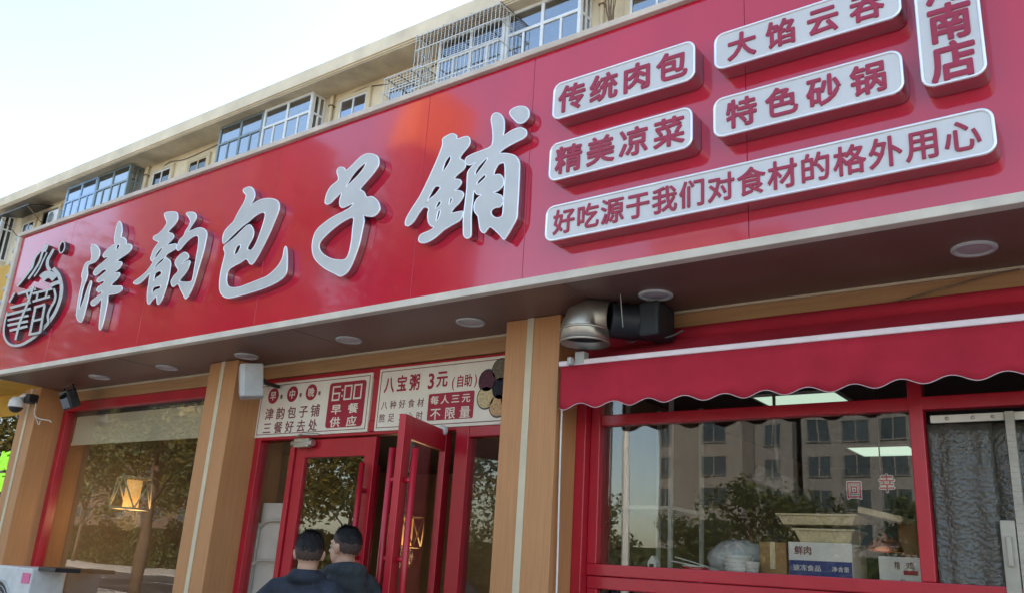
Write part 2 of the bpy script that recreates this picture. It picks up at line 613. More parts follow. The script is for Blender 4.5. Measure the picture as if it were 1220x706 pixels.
# ================================================================== APARTMENT BLOCK BEHIND
WY, BY = 11.35, 10.8           # wall face and balcony front
AX0, AX1 = -75.0, 22.0
EZ0, EZ1 = 15.12, 15.64
apt = thing('apartment_building', (-20, WY, 0), 'cream apartment block rising behind the red shop sign, with enclosed balconies under a flat eave', 'building')
g = MB().box(AX0, AX1, WY, WY + 13, -0.3, EZ0 + 0.2)
g.build('wall', M['wall_cream'], apt)
g = MB().box(AX0 - 0.5, AX1 + 0.5, 10.4, WY + 13.4, EZ0 + 0.09, EZ1, 0).box(AX0 - 0.5, AX1 + 0.5, 10.44, WY + 13.3, EZ0 + 0.045, EZ0 + 0.088, 0)
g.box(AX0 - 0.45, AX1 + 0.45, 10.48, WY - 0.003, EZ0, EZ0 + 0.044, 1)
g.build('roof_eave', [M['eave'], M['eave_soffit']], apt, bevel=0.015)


def frame_grid(parent, x0, x1, y, z0, z1, cols, rows, bar, fm, gm, depth=0.06, axis='x', name='window', label=None):
    """a window: frame bars as one part with its panes as a sub-part. cols/rows: inner bar positions as fractions"""
    f = MB()
    q = MB()

    def bx(mb, a0, a1, d0, d1, b0, b1):
        if axis == 'x':
            mb.box(a0, a1, d0, d1, b0, b1)
        else:
            mb.box(d0, d1, a0, a1, b0, b1)
    bx(f, x0, x1, y, y + depth, z0, z0 + bar)
    bx(f, x0, x1, y, y + depth, z1 - bar, z1)
    bx(f, x0, x0 + bar, y, y + depth, z0 + bar, z1 - bar)
    bx(f, x1 - bar, x1, y, y + depth, z0 + bar, z1 - bar)
    for r in rows:
        z = z0 + (z1 - z0) * r
        bx(f, x0 + bar, x1 - bar, y + 0.004, y + depth - 0.004, z - bar / 2, z + bar / 2)
    for c in cols:
        cc, b0, b1, bw = c if isinstance(c, tuple) else (c, 0, 1, bar)
        x = x0 + (x1 - x0) * cc
        bx(f, x - bw / 2, x + bw / 2, y + 0.008, y + depth - 0.008, z0 + (z1 - z0) * b0 + bar * 0.5, z0 + (z1 - z0) * b1 - bar * 0.5)
    bx(q, x0 + bar * 0.5, x1 - bar * 0.5, y + depth * 0.45, y + depth * 0.55, z0 + bar * 0.5, z1 - bar * 0.5)
    o = f.build(name, fm, parent, bevel=0.006, label=label, seg=1)
    q.build('pane', gm, o)
    return o


def balcony(parent, x0, x1, units, ret_mat):
    """enclosed balcony: floor slab and parapet, glazed units, glazed returns, pale curtains inside"""
    g = MB().box(x0, x1, BY + 0.03, WY - 0.002, 11.9, 13.02)
    g.build('balcony_parapet', M['casing'], parent)
    n = len(units)
    w = (x1 - x0) / n
    for i, (fm, gm, label) in enumerate(units):
        a0, a1 = x0 + i * w + 0.012, x0 + (i + 1) * w - 0.012
        cols = [(0.5, 0, 1, 0.09), (0.25, 0, 0.68, 0.06), (0.75, 0, 0.68, 0.06)]
        frame_grid(parent, a0, a1, BY - 0.02, 13.03, EZ0 - 0.004, cols, [0.68], 0.085, fm, gm, 0.08, name='balcony_window', label=label)
    frame_grid(parent, BY + 0.07, WY - 0.004, x1 - 0.1, 13.03, EZ0 - 0.006, [0.5], [0.68], 0.07, ret_mat, units[-1][1], 0.07, axis='y', name='side_window')
    frame_grid(parent, BY + 0.07, WY - 0.004, x0 + 0.03, 13.03, EZ0 - 0.006, [0.5], [0.68], 0.07, ret_mat, units[0][1], 0.07, axis='y', name='side_window')
    c = MB()
    for k in range(n * 2):
        a = x0 + 0.2 + k * (x1 - x0 - 0.3) / (n * 2)
        ww = (x1 - x0) / (n * 2) * random.uniform(0.35, 0.75)
        pts = []
        c.box(a, a + ww, WY - 0.10, WY - 0.06, 13.2, 14.7 + random.uniform(-0.2, 0.2))
    c.build('curtain', M['curtain_pale'], parent)
    MB().box(x0 + 0.12, x1 - 0.14, WY - 0.05, WY - 0.004, 13.03, EZ0 - 0.05).build('dark_panel', M['room_shade'], parent)  # flat dark panel in place of the unlit room inside


balcony(apt, -34.05, -29.4, [(M['alu_blue'], M['glass_blue'], 'blue framed balcony window'), (M['alu_grey'], M['glass_upper'], None)], M['alu_grey'])
balcony(apt, -24.0, -19.35, [(M['alu_grey'], M['glass_upper'], 'dark grey framed balcony window'), (M['pvc'], M['glass_upper'], 'white framed balcony window')], M['pvc'])
balcony(apt, -14.3, -9.75, [(M['pvc'], M['glass_upper'], None), (M['pvc'], M['glass_upper'], None)], M['pvc'])
balcony(apt, -44.6, -39.6, [(M['pvc'], M['glass_upper'], None), (M['pvc'], M['glass_dark'], None)], M['pvc'])
balcony(apt, -4.2, 0.4, [(M['pvc'], M['glass_upper'], None), (M['pvc'], M['glass_upper'], None)], M['pvc'])


def small_window(x0, x1, z0, z1, fm, gm):
    c = MB()
    t = 0.16
    c.box(x0 - t, x1 + t, WY - 0.09, WY - 0.002, z1, z1 + t * 0.8)
    c.box(x0 - t - 0.04, x1 + t + 0.04, WY - 0.14, WY - 0.002, z0 - 0.1, z0)
    c.box(x0 - t, x0, WY - 0.088, WY - 0.002, z0, z1)
    c.box(x1, x1 + t, WY - 0.088, WY - 0.002, z0, z1)
    o = c.build('window', M['casing'], apt, bevel=0.01)
    f = MB()
    b = 0.05
    f.box(x0, x1, WY - 0.07, WY - 0.03, z0, z0 + b).box(x0, x1, WY - 0.07, WY - 0.03, z1 - b, z1)
    for x in (x0, (x0 + x1 - b) / 2, x1 - b):
        f.box(x, x + b, WY - 0.068, WY - 0.032, z0 + b, z1 - b)
    f.build('frame', fm, o)
    MB().box(x0, x1, WY - 0.045, WY - 0.040, z0, z1).build('pane', gm, o)
    MB().box(x0, x1, WY - 0.02, WY - 0.003, z0, z1).build('dark_panel', M['room_shade'], o)  # dark panel on the wall stands in for the room's shade


small_window(-28.65, -27.5, 13.35, 14.72, M['pvc'], M['glass_dark'])
small_window(-26.35, -25.3, 13.35, 14.62, M['casing'], M['glass_dark'])
small_window(-18.65, -17.5, 13.4, 14.80, M['pvc'], M['glass_blue'])
small_window(-16.6, -15.5, 13.4, 14.62, M['pvc'], M['glass_upper'])
small_window(-8.7, -7.3, 13.6, 14.95, M['pvc'], M['glass_upper'])
small_window(-36.9, -35.6, 13.4, 14.8, M['rust'], M['glass_dark'])
small_window(-38.6, -37.6, 13.4, 14.6, M['pvc'], M['glass_dark'])
# lower storeys, mostly behind the sign
for z in (1.9, 4.8, 7.7, 10.5):
    for x in (-58, -48.5, -37.5, -28, -18, -8, 2, 12):
        small_window(x, x + 1.3, z, z + 1.3, M['pvc'], M['glass_dark'])


def cage(x0, x1, y0, y1, z0, z1, nx, ny, rows, label):
    root = thing('window_cage', ((x0 + x1) / 2, y1, z0), label, 'security cage', 'burglar cages on the apartment wall')
    b = MB()
    r = 0.0065
    for i in range(nx + 1):
        x = x0 + (x1 - x0) * i / nx
        b.box(x - r, x + r, y0 - r, y0 + r, z0, z1)
    for k in range(1, ny + 1):
        y = y0 + (y1 - y0) * k / ny
        for x in (x0, x1):
            b.box(x - r, x + r, y - r, y + r, z0, z1)
    b.build('bars', M['bar_steel'], root)
    f = MB()
    R2 = 0.013
    for z in rows:
        zz = z0 + (z1 - z0) * z
        f.box(x0 - R2, x1 + R2, y0 - R2, y0 + R2, zz - R2, zz + R2)
        f.box(x0 - R2, x0 + R2, y0 + R2, y1, zz - R2, zz + R2)
        f.box(x1 - R2, x1 + R2, y0 + R2, y1, zz - R2, zz + R2)
    f.build('frame', M['bar_steel'], root)
    t = MB()
    for k in range(1, 8):
        y = y0 + (y1 - y0) * k / 8
        t.box(x0, x1, y - 0.008, y + 0.008, z1 - 0.008, z1 + 0.008)
    for i in range(4):
        x = x0 + (x1 - x0) * i / 3
        t.box(x - 0.014, x + 0.014, y0, y1, z1 + 0.01, z1 + 0.03)
    t.build('cage_top', M['rust'], root)
    return root


cage(-14.55, -11.75, 10.18, BY - 0.03, 12.7, 15.0, 22, 4, [0.02, 0.3, 0.55, 0.8, 0.99], 'tall rusty-topped burglar cage bulging from the white balcony windows')
cage(-15.95, -14.62, 10.5, WY - 0.03, 12.7, 14.32, 11, 4, [0.02, 0.35, 0.7, 0.99], 'low short burglar cage on the cream wall left of the tall cage')

for x, where in ((-29.05, 'right of the blue balcony windows'), (-19.0, 'right of the half white, half dark balcony'), (-9.45, 'right of the burglar cage balcony')):
    g = MB().tube([(x, WY - 0.10, 0.0), (x, WY - 0.10, EZ0 - 0.1), (x, WY - 0.04, EZ0 + 0.02)], 0.055, 10)
    root = thing('drain_pipe', (x, WY - 0.1, 0), 'pale rainwater pipe on the apartment wall ' + where, 'drain pipe', 'rainwater pipes on the apartment wall')
    g.build('pipe', M['casing'], root)
    g = MB()
    for z in (2, 5, 8, 11, 12.5, 13.9, 14.7):
        g.box(x - 0.075, x + 0.075, WY - 0.17, WY - 0.002, z, z + 0.04)
    g.build('clips', M['rust'], root)
for pts, la_ in (([(-28.9, WY - 0.03, 14.3), (-27.9, WY - 0.03, 14.95), (-26.6, WY - 0.03, 14.85), (-24.1, WY - 0.03, 15.0)], 'black cable sagging along the cream wall between the blue and half white balconies'),
                 ([(-18.9, WY - 0.03, 14.9), (-17.6, WY - 0.03, 14.98), (-16.2, WY - 0.03, 14.75), (-14.6, WY - 0.03, 14.9)], 'black cable sagging along the cream wall left of the burglar cages')):
    tag(MB().tube(catmull(pts, 6, False), 0.014, 5).build('wall_cable', M['wire']), la_, 'cable')

# junk at the far left of the balcony row
ro = thing('rain_canopy', (-37.4, WY, 14.1), 'dark sloping rain canopy on the apartment wall above the far left sign corner', 'canopy')
g = MB()
g.add([(-39.0, WY - 0.02, 15.02), (-36.2, WY - 0.02, 15.02), (-36.2, WY - 1.0, 14.72), (-39.0, WY - 1.0, 14.72),
       (-39.0, WY - 0.02, 14.98), (-36.2, WY - 0.02, 14.98), (-36.2, WY - 1.0, 14.68), (-39.0, WY - 1.0, 14.68)],
      [(0, 1, 2, 3), (4, 7, 6, 5), (0, 4, 5, 1), (1, 5, 6, 2), (2, 6, 7, 3), (3, 7, 4, 0)])
g.build('sheet', M['black_plastic'], ro)
g = MB()
for x in (-38.8, -36.4):
    g.tube([(x, WY - 0.02, 14.0), (x, WY - 0.95, 14.67)], 0.02, 6)
g.build('bracket', M['rust'], ro)


def ac_unit(x, y, z, w, h, d, name, label, group=None):
    root = thing(name, (x, y, z), label, 'air conditioner', group)
    MB().box(x, x + w, y, y + d, z, z + h).build('casing', M['light_grey'], root, bevel=0.015)
    g = MB()
    cx, cz = x + w * 0.36, z + h / 2
    rr = min(h * 0.42, w * 0.33)
    mt = Matrix.Rotation(R_(90), 3, 'X')
    g.lathe([(rr, 0), (rr, 0.02), (rr * 0.94, 0.02), (rr * 0.94, 0.0)], (cx, y - 0.001, cz), 24, mtx=mt)
    for k in range(5):
        q = rr * (0.18 + 0.16 * k)
        g.lathe([(q, 0.008), (q, 0.014), (q - 0.006, 0.014), (q - 0.006, 0.008)], (cx, y - 0.001, cz), 20, mtx=mt)
    g.build('fan_grille', M['grey_plastic'], root)
    g = MB()
    g.lathe([(0.0, 0.003), (rr * 0.93, 0.003)], (cx, y - 0.001, cz), 24, mtx=mt)
    g.build('fan_dark_disc', M['black_plastic'], root)  # black disc on the casing stands in for shade behind the grille
    return root


ac_unit(-35.3, WY - 0.55, 13.7, 0.85, 0.62, 0.34, 'air_conditioner', 'weathered outdoor air conditioner on the apartment wall beside the blue balcony windows')
g = MB()
for k in range(9):
    a = random.uniform(-0.5, 0.5)
    b = random.uniform(-0.4, 0.6)
    g.tube([(-9.05, WY - 0.25, 13.6), (-9.05 + a * 0.4, WY - 0.4, 14.2), (-9.05 + a, WY - 0.45 + b * 0.2, 14.75 + random.uniform(0, 0.3))], [0.02, 0.015, 0.006], 5)
t = thing('dead_plant', (-9.05, WY - 0.25, 13.3), 'bare brown stalks of a potted plant beside a white apartment window', 'plant')
g.build('stalks', M['rust'], t)
MB().lathe([(0.0, 0), (0.12, 0), (0.17, 0.3), (0.15, 0.3), (0.13, 0.05)], (-9.05, WY - 0.25, 13.3)).build('pot', M['rust'], t)
MB().box(-9.45, -8.95, WY - 0.5, WY - 0.003, 13.22, 13.3).build('ledge', M['casing'], t)

# ================================================================== SHOP BUILDING
ZS, ZT = 3.225, 4.83            # underside and top of the sign band
XL, XR = -10.1, 2.6
WF = 0.87                       # plane of the window frames
PF = 0.57                       # front of the pillars
shop = thing('restaurant_building', (-4, WF, 0), 'single storey dumpling restaurant front with wood pillars and red window frames under the sign', 'shop')
# roof slab and soffit
MB().box(XL + 0.05, XR + 3, 0.14, 10.9, ZS + 0.14, ZT - 0.25).build('roof', M['eave_soffit'], shop)
g = MB()
x = XL + 0.06
k = 0
while x < XR + 3:
    x1 = min(x + 2.44, XR + 3)
    g.box(x + 0.002, x1 - 0.002, 0.05, WF + 0.12, ZS + 0.005, ZS + 0.135)
    x = x1
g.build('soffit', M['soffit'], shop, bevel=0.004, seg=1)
# wood lintel band under the soffit, bead between
MB().box(XL + 0.3, XR + 3, WF - 0.02, WF + 0.10, 3.105, ZS + 0.003).build('lintel', M['wood_lintel'], shop)
MB().box(XL + 0.3, XR + 3, WF - 0.045, WF - 0.022, ZS - 0.012, ZS + 0.003).build('bead', M['stripe'], shop)


def pillar(x0, x1, sx):
    p = MB().box(x0, x1, PF, 1.2, 0.0, ZS + 0.003).build('pillar', M['wood'], shop, bevel=0.006)
    MB().box(sx - 0.026, sx + 0.026, PF - 0.006, PF - 0.0005, 0.0, ZS + 0.002).build('stripe', M['stripe'], p)
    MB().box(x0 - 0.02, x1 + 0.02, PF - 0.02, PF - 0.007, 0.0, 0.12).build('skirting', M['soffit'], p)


pillar(-3.51, -3.066, -3.302)
pillar(-6.89, -6.475, -6.685)
pillar(-10.42, -10.03, -10.23)
pillar(1.6, 2.05, 1.82)


def rframe(x0, x1, z0, z1, w, parent, y=WF, d=0.09, name='window_frame', mullions=(), rails=()):
    g = MB()
    g.box(x0, x1, y, y + d, z1 - w, z1).box(x0, x1, y, y + d, z0, z0 + w)
    g.box(x0, x0 + w, y, y + d, z0 + w, z1 - w).box(x1 - w, x1, y, y + d, z0 + w, z1 - w)
    for a in mullions:
        g.box(a - w / 2, a + w / 2, y + 0.004, y + d - 0.004, z0 + w, z1 - w)
    for a in rails:
        g.box(x0 + w, x1 - w, y + 0.008, y + d - 0.008, a - w / 2, a + w / 2)
    return g.build(name, M['frame_red'], parent, bevel=0.006, seg=2)


def pane(x0, x1, z0, z1, parent, y=WF + 0.045, name='pane'):
    return MB().box(x0, x1, y, y + 0.006, z0, z1).build(name, M['glass'], parent)


# left dining window
lw = rframe(-10.03, -6.895, 0.75, 3.105, 0.10, shop, d=0.10)
pane(-9.94, -6.98, 0.84, 3.01, lw)
MB().box(-10.03, -6.895, WF, 1.1, 0.0, 0.748).build('stall_riser', M['wood'], shop)
# entrance
ZD = 2.585
en = rframe(-6.475, -3.515, ZD - 0.002, 3.10, 0.085, shop, name='transom_frame', mullions=(-5.02,))
MB().box(-6.40, -3.59, WF + 0.05, WF + 0.06, ZD + 0.07, 3.02).build('transom_back', M['int_wall'], en)
g = MB()
g.box(-6.475, -6.40, WF, WF + 0.1, 0, ZD - 0.004)
g.box(-5.985, -5.93, WF + 0.004, WF + 0.096, 0, ZD - 0.05)
g.box(-4.145, -4.02, WF, WF + 0.1, 0, ZD - 0.004)
g.box(-3.60, -3.515, WF, WF + 0.1, 0, ZD - 0.004)
g.box(-6.40, -4.145, WF + 0.002, WF + 0.098, ZD - 0.03, ZD - 0.005)
g.box(-4.02, -3.60, WF + 0.002, WF + 0.098, ZD - 0.085, ZD - 0.005)
g.box(-6.40, -5.985, WF + 0.006, WF + 0.094, 0, 0.1)
g.box(-4.02, -3.60, WF + 0.006, WF + 0.094, 0, 0.1)
ef = g.build('entrance_frame', M['frame_red'], shop, bevel=0.006)
pane(-6.40, -5.985, 0.1, ZD - 0.05, ef, name='side_pane')
pane(-4.02, -3.60, 0.1, ZD - 0.08, ef, name='side_pane')


def door_leaf(hx, hy, ang, width, z1, handles, sgn, label, bar_off):
    """glass door leaf hinged at (hx, hy), swung by ang degrees; sgn: +1 leaf extends to +x when closed"""
    mt = Matrix.Translation((hx, hy, 0)) @ Matrix.Rotation(R_(ang), 4, 'Z')
    f = MB()
    st, dp = 0.115, 0.05
    a0, a1 = (0, width) if sgn > 0 else (-width, 0)
    f.box(a0, a0 + st, -dp / 2, dp / 2, 0.03, z1, mtx=mt)
    f.box(a1 - st, a1, -dp / 2, dp / 2, 0.03, z1, mtx=mt)
    f.box(a0 + st, a1 - st, -dp / 2 + 0.001, dp / 2 - 0.001, z1 - 0.15, z1, mtx=mt)
    f.box(a0 + st, a1 - st, -dp / 2 + 0.001, dp / 2 - 0.001, 0.03, 0.25, mtx=mt)
    d = f.build('door', M['frame_red'], shop, bevel=0.005, label=label)
    MB().box(a0 + st - 0.01, a1 - st + 0.01, -0.004, 0.004, 0.24, z1 - 0.14, mtx=mt).build('door_glass', M['glass'], d)
    hxp = a1 - st * 0.55 if sgn > 0 else a0 + st * 0.55
    for s in handles:
        h = MB()
        h.tube([mt @ Vector((hxp, s * bar_off, 0.75)), mt @ Vector((hxp, s * bar_off, 2.33))], 0.023, 10)
        for z in (1.0, 1.62, 2.12):
            h.tube([mt @ Vector((hxp, s * 0.022, z)), mt @ Vector((hxp, s * bar_off, z))], 0.018, 8)
        h.build('handle', M['frame_red'], d)
    return d, mt


dl, _ = door_leaf(-5.925, WF + 0.05, 0, 0.94, 2.545, (-1, 1), 1, 'closed red glass door leaf with the long pull bar', 0.085)
dr, dmt = door_leaf(-4.27, 0.95, 107, 0.80, 2.55, (-1, 1), -1, 'red glass door leaf standing open towards the street', 0.085)
# door closer on the head rail
g = MB()
g.box(-5.88, -5.70, WF - 0.055, WF - 0.002, 2.47, 2.545)
g.tube([(-5.86, WF - 0.045, 2.56), (-5.72, WF - 0.11, 2.57), (-5.62, WF - 0.02, 2.575)], 0.012, 6)
g.tube([(-5.92, WF - 0.03, 2.505), (-5.66, WF - 0.03, 2.505)], 0.03, 8)
g.build('door_closer', M['steel'], dl, bevel=0.006)
g = MB()
g.tube([(-4.36, WF - 0.06, 2.54), (-4.24, WF - 0.06, 2.54)], 0.03, 10)
g.ball((-4.22, WF - 0.06, 2.545), 0.04)
g.build('door_closer', M['light_grey'], dr)

# right serving window
MB().box(-3.066, -2.99, WF - 0.06, 1.15, 0, 3.105).build('jamb', M['frame_red'], shop, bevel=0.006)
MB().box(-2.99, XR + 3, WF - 0.05, WF + 0.12, 2.952, 3.104).build('awning_fascia', M['frame_red'], shop)
rw = rframe(-2.988, XR + 3, 1.60, 2.95, 0.07, shop, mullions=(-1.005, 1.0), rails=(2.568,))
pane(-2.93, -1.03, 1.66, 2.54, rw)
pane(-2.93, -1.03, 2.60, 2.885, rw, name='transom_pane')
pane(-0.97, 0.97, 2.60, 2.885, rw, name='transom_pane')
pane(1.03, XR + 2.9, 1.66, 2.54, rw)
pane(1.03, XR + 2.9, 2.60, 2.885, rw, name='transom_pane')
lo = rframe(-2.988, -1.02, 0.55, 1.597, 0.075, shop, y=WF + 0.01, mullions=(-2.0,), name='lower_frame')
MB().box(-2.92, -1.08, WF + 0.05, WF + 0.056, 0.6, 1.53).build('lower_pane', M['glass_dark'], lo)
MB().box(-2.988, -1.02, WF, WF + 0.25, 0, 0.548).build('stall_riser', M['frame_red'], shop)
# side walls, rear, interior shell
g = MB()
g.box(XL - 0.3, XL + 0.05, 1.21, 10.8, 0, ZS + 0.13)
g.box(XL + 0.05, XR + 3, 6.4, 6.55, 0, ZS + 0.13)
g.box(-3.40, -3.28, 1.21, 6.39, 0, ZS + 0.13)
g.box(XR + 2.9, XR + 3.05, 1.0, 6.39, 0, ZS + 0.13)
g.build('interior_wall', M['int_wall'], shop)
MB().box(-3.27, XR + 2.89, 6.30, 6.39, 0.02, 2.94).build('kitchen_tiling', M['int_tile'], shop)
MB().box(XL + 0.06, XR + 2.89, 1.0, 6.39, -0.02, 0.012).build('floor', M['int_floor'], shop)
MB().box(XL + 0.06, XR + 2.89, WF + 0.13, 6.39, 2.96, 3.09).build('ceiling', M['int_ceil'], shop)

# ================================================================== NEIGHBOUR SHOP (left edge)
nb = thing('yellow_shop', (-13, 0.5, 0), 'yellow neighbouring shop front at the left edge past the cctv camera', 'shop')
MB().box(-19, -10.43, 0.9, 8, 0, 4.4).build('wall', M['yellow'], nb, bevel=0.01)
MB().box(-19, -10.30, 0.10, 0.89, 3.3, 4.62).build('sign_band', M['yellow'], nb, bevel=0.02)
MB().box(-14.5, -11.08, 0.88, 0.897, 1.2, 2.98).build('window_dark_panel', M['room_shade'], nb)  # dark sheet on the wall in place of the shaded interior
MB().box(-14.55, -11.05, 0.868, 0.874, 1.15, 3.02).build('window', M['glass_dark'], nb)
g = MB()
c = at(5, 553, 0.85)
text(g, '饭', c.x, c.z + 0.05, 0.26, 0.24, 0.855, 0.02, 0.02)
text(g, '面', c.x, c.z - 0.2, 0.26, 0.24, 0.855, 0.02, 0.02)
tag(g.build('neon_sign', M['green_neon']), 'small lime green neon lettering in the dark window of the yellow shop', 'neon sign')

# ================================================================== SIGN BOARD
sign = thing('shop_sign', (-4, 0, ZS), 'huge glossy red shop sign band with silver brush lettering and a round emblem', 'sign')
g = MB()
x = XL + 0.075
k = 0
seams = [-10.02, -8.85, -7.2, -5.55, -3.9, -2.98, -1.55, -0.2, 1.2, 2.6]
for a, b in zip(seams, seams[1:]):
    g.box(a + 0.0012, b - 0.0012, 0.0, 0.05, ZS + 0.052, ZT - 0.002)
g.build('panel', M['sign_red'], sign, bevel=0.0015, seg=1)
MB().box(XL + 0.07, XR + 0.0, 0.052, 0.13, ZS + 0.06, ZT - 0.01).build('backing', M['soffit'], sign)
MB().box(XL, XR + 0.05, -0.035, 0.16, ZT, ZT + 0.045).build('coping', M['coping'], sign, bevel=0.005)
MB().box(XL + 0.07, XR, -0.022, 0.045, ZS, ZS + 0.05).build('bottom_trim', M['cream_trim'], sign, bevel=0.004)
MB().box(XL, XL + 0.068, -0.03, 0.16, ZS, ZT - 0.001).build('side_trim', M['cream_trim'], sign, bevel=0.005)
g = MB()
for k in range(11):
    g.ball((XL - 0.03, -0.01, ZS + 0.1 + k * 0.15), 0.03, 10)
g.build('bulbs', M['grey_plastic'], sign)

TF = -0.115                     # front plane of letters and plaques
LF = -0.068                     # the brush letters stand out less than the plaques
def trace(c, scale, pts):
    """outline read off the photograph, laid on the letters' own plane"""
    out = []
    for p in pts:
        w = at(c[0] + p[0] / scale, c[1] + p[1] / scale, LF)
        out.append((w.x, w.z))
    return out


def letter(name, c, scale, outlines, label=None):
    sp = [catmull(trace(c, scale, o), 3) for o in outlines]
    me = outline_mesh(sp, LF, -0.002)
    org = origin(sign)
    for v in me.vertices:
        v.co -= org
    o = link(name, me, [M['letter_face'], M['letter_side']], sign, label=label)
    b = MB()
    for s in sp:
        closed_ribbon(b, s, 0.0055, LF + 0.003, 5)
    b.build('rim', M['letter_rim'], o)
    return o


letter('letter', (85, 255), 5.04, [
    [(120, 190), (130, 183), (150, 190), (168, 215), (170, 240), (160, 270), (140, 290), (115, 299), (101, 310), (96, 330), (98, 360), (88, 400), (72, 440), (60, 490), (50, 540), (47, 565), (55, 562), (75, 510), (95, 450), (110, 410), (118, 402), (121, 415), (110, 460), (98, 520), (85, 570), (72, 620), (60, 645), (42, 640), (30, 610), (32, 580), (40, 520), (52, 460), (65, 400), (62, 370), (68, 340), (80, 305), (95, 288), (115, 280), (122, 250), (118, 215)],
    [(285, 45), (300, 60), (305, 95), (300, 125), (298, 140), (315, 143), (330, 160), (328, 180), (345, 182), (362, 190), (360, 212), (340, 235), (310, 255), (285, 272), (275, 285), (298, 288), (303, 300), (290, 325), (265, 345), (262, 355), (285, 352), (290, 365), (275, 390), (250, 412), (240, 430), (270, 432), (298, 432), (305, 448), (295, 465), (265, 478), (235, 482), (220, 490), (218, 520), (210, 560), (200, 610), (190, 650), (178, 690), (168, 690), (167, 660), (172, 610), (178, 560), (180, 510), (160, 530), (135, 548), (118, 540), (122, 520), (150, 498), (180, 478), (182, 462), (165, 468), (152, 458), (158, 440), (180, 425), (195, 412), (195, 398), (170, 408), (155, 405), (157, 390), (178, 370), (200, 352), (213, 335), (192, 334), (165, 356), (145, 368), (132, 358), (140, 335), (165, 310), (195, 285), (220, 262), (215, 256), (197, 262), (190, 250), (200, 230), (225, 205), (245, 190), (262, 180), (258, 160), (262, 120), (272, 75)],
    [(272, 190), (290, 183), (284, 205), (268, 216)]], 'silver brush character 津')
letter('letter', (155, 240), 5.43, [
    [(222, 80), (245, 70), (280, 68), (302, 75), (308, 95), (305, 125), (285, 155), (260, 180), (245, 200), (268, 208), (282, 222), (278, 240), (255, 265), (235, 285), (265, 280), (292, 275), (300, 285), (295, 305), (265, 325), (240, 340), (228, 362), (240, 370), (258, 385), (262, 405), (258, 440), (250, 490), (238, 540), (222, 590), (205, 635), (185, 662), (175, 658), (172, 630), (168, 610), (160, 620), (140, 640), (125, 662), (113, 655), (110, 620), (112, 580), (118, 540), (125, 490), (130, 465), (105, 490), (75, 520), (45, 536), (22, 528), (30, 515), (65, 490), (105, 455), (135, 415), (148, 392), (135, 380), (133, 365), (140, 345), (150, 315), (170, 285), (185, 262), (165, 255), (150, 240), (155, 225), (180, 212), (205, 190), (228, 160), (238, 135), (228, 110)],
    [(213, 297), (198, 325), (162, 370), (152, 376), (165, 345), (190, 312)],
    [(160, 470), (185, 450), (203, 455), (198, 475), (170, 495), (152, 515)],
    [(150, 557), (185, 545), (200, 548), (190, 565), (165, 574), (142, 592)],
    [(222, 362), (212, 385), (180, 412), (160, 436), (153, 438), (165, 412), (195, 380)],
    [(362, 78), (390, 70), (415, 75), (428, 95), (422, 120), (400, 155), (375, 195), (395, 190), (430, 175), (460, 172), (485, 185), (497, 210), (490, 250), (478, 310), (462, 370), (440, 440), (420, 510), (398, 570), (375, 612), (358, 628), (345, 605), (325, 565), (312, 535), (300, 535), (280, 552), (268, 540), (265, 515), (285, 480), (305, 460), (310, 440), (295, 415), (290, 395), (305, 365), (330, 340), (355, 330), (375, 345), (378, 365), (355, 385), (330, 405), (345, 402), (365, 390), (385, 385), (385, 405), (370, 445), (345, 480), (320, 510), (330, 520), (370, 523), (398, 515), (408, 480), (418, 420), (430, 350), (440, 290), (443, 240), (435, 222), (415, 225), (385, 245), (350, 280), (325, 310), (308, 318), (300, 300), (310, 275), (320, 250), (345, 225), (360, 190), (380, 160), (390, 130), (380, 105)]], 'silver brush character 韵')
letter('letter', (255, 215), 4.705, [
    [(165, 50), (185, 40), (205, 38), (222, 55), (228, 85), (218, 115), (205, 140), (240, 118), (275, 105), (315, 102), (350, 112), (365, 135), (362, 170), (345, 215), (325, 265), (305, 310), (285, 350), (262, 395), (240, 435), (215, 470), (200, 465), (180, 440), (150, 460), (110, 480), (80, 505), (70, 545), (75, 585), (95, 600), (140, 598), (190, 580), (240, 560), (290, 540), (330, 510), (365, 470), (385, 430), (392, 390), (400, 370), (408, 390), (410, 440), (408, 500), (395, 535), (360, 565), (300, 595), (230, 620), (160, 640), (90, 657), (55, 650), (35, 625), (30, 585), (35, 530), (45, 480), (55, 440), (62, 408), (55, 388), (60, 366), (110, 326), (160, 277), (185, 254), (205, 252), (222, 285), (215, 325), (195, 362), (186, 385), (205, 393), (225, 372), (245, 330), (265, 275), (282, 220), (286, 187), (270, 180), (235, 197), (200, 227), (160, 257), (110, 302), (60, 352), (49, 346), (49, 318), (60, 285), (85, 255), (110, 230), (130, 190), (150, 155), (170, 120), (180, 85), (165, 65)],
    [(125, 375), (145, 360), (148, 375), (130, 410), (112, 415)]], 'silver brush character 包')
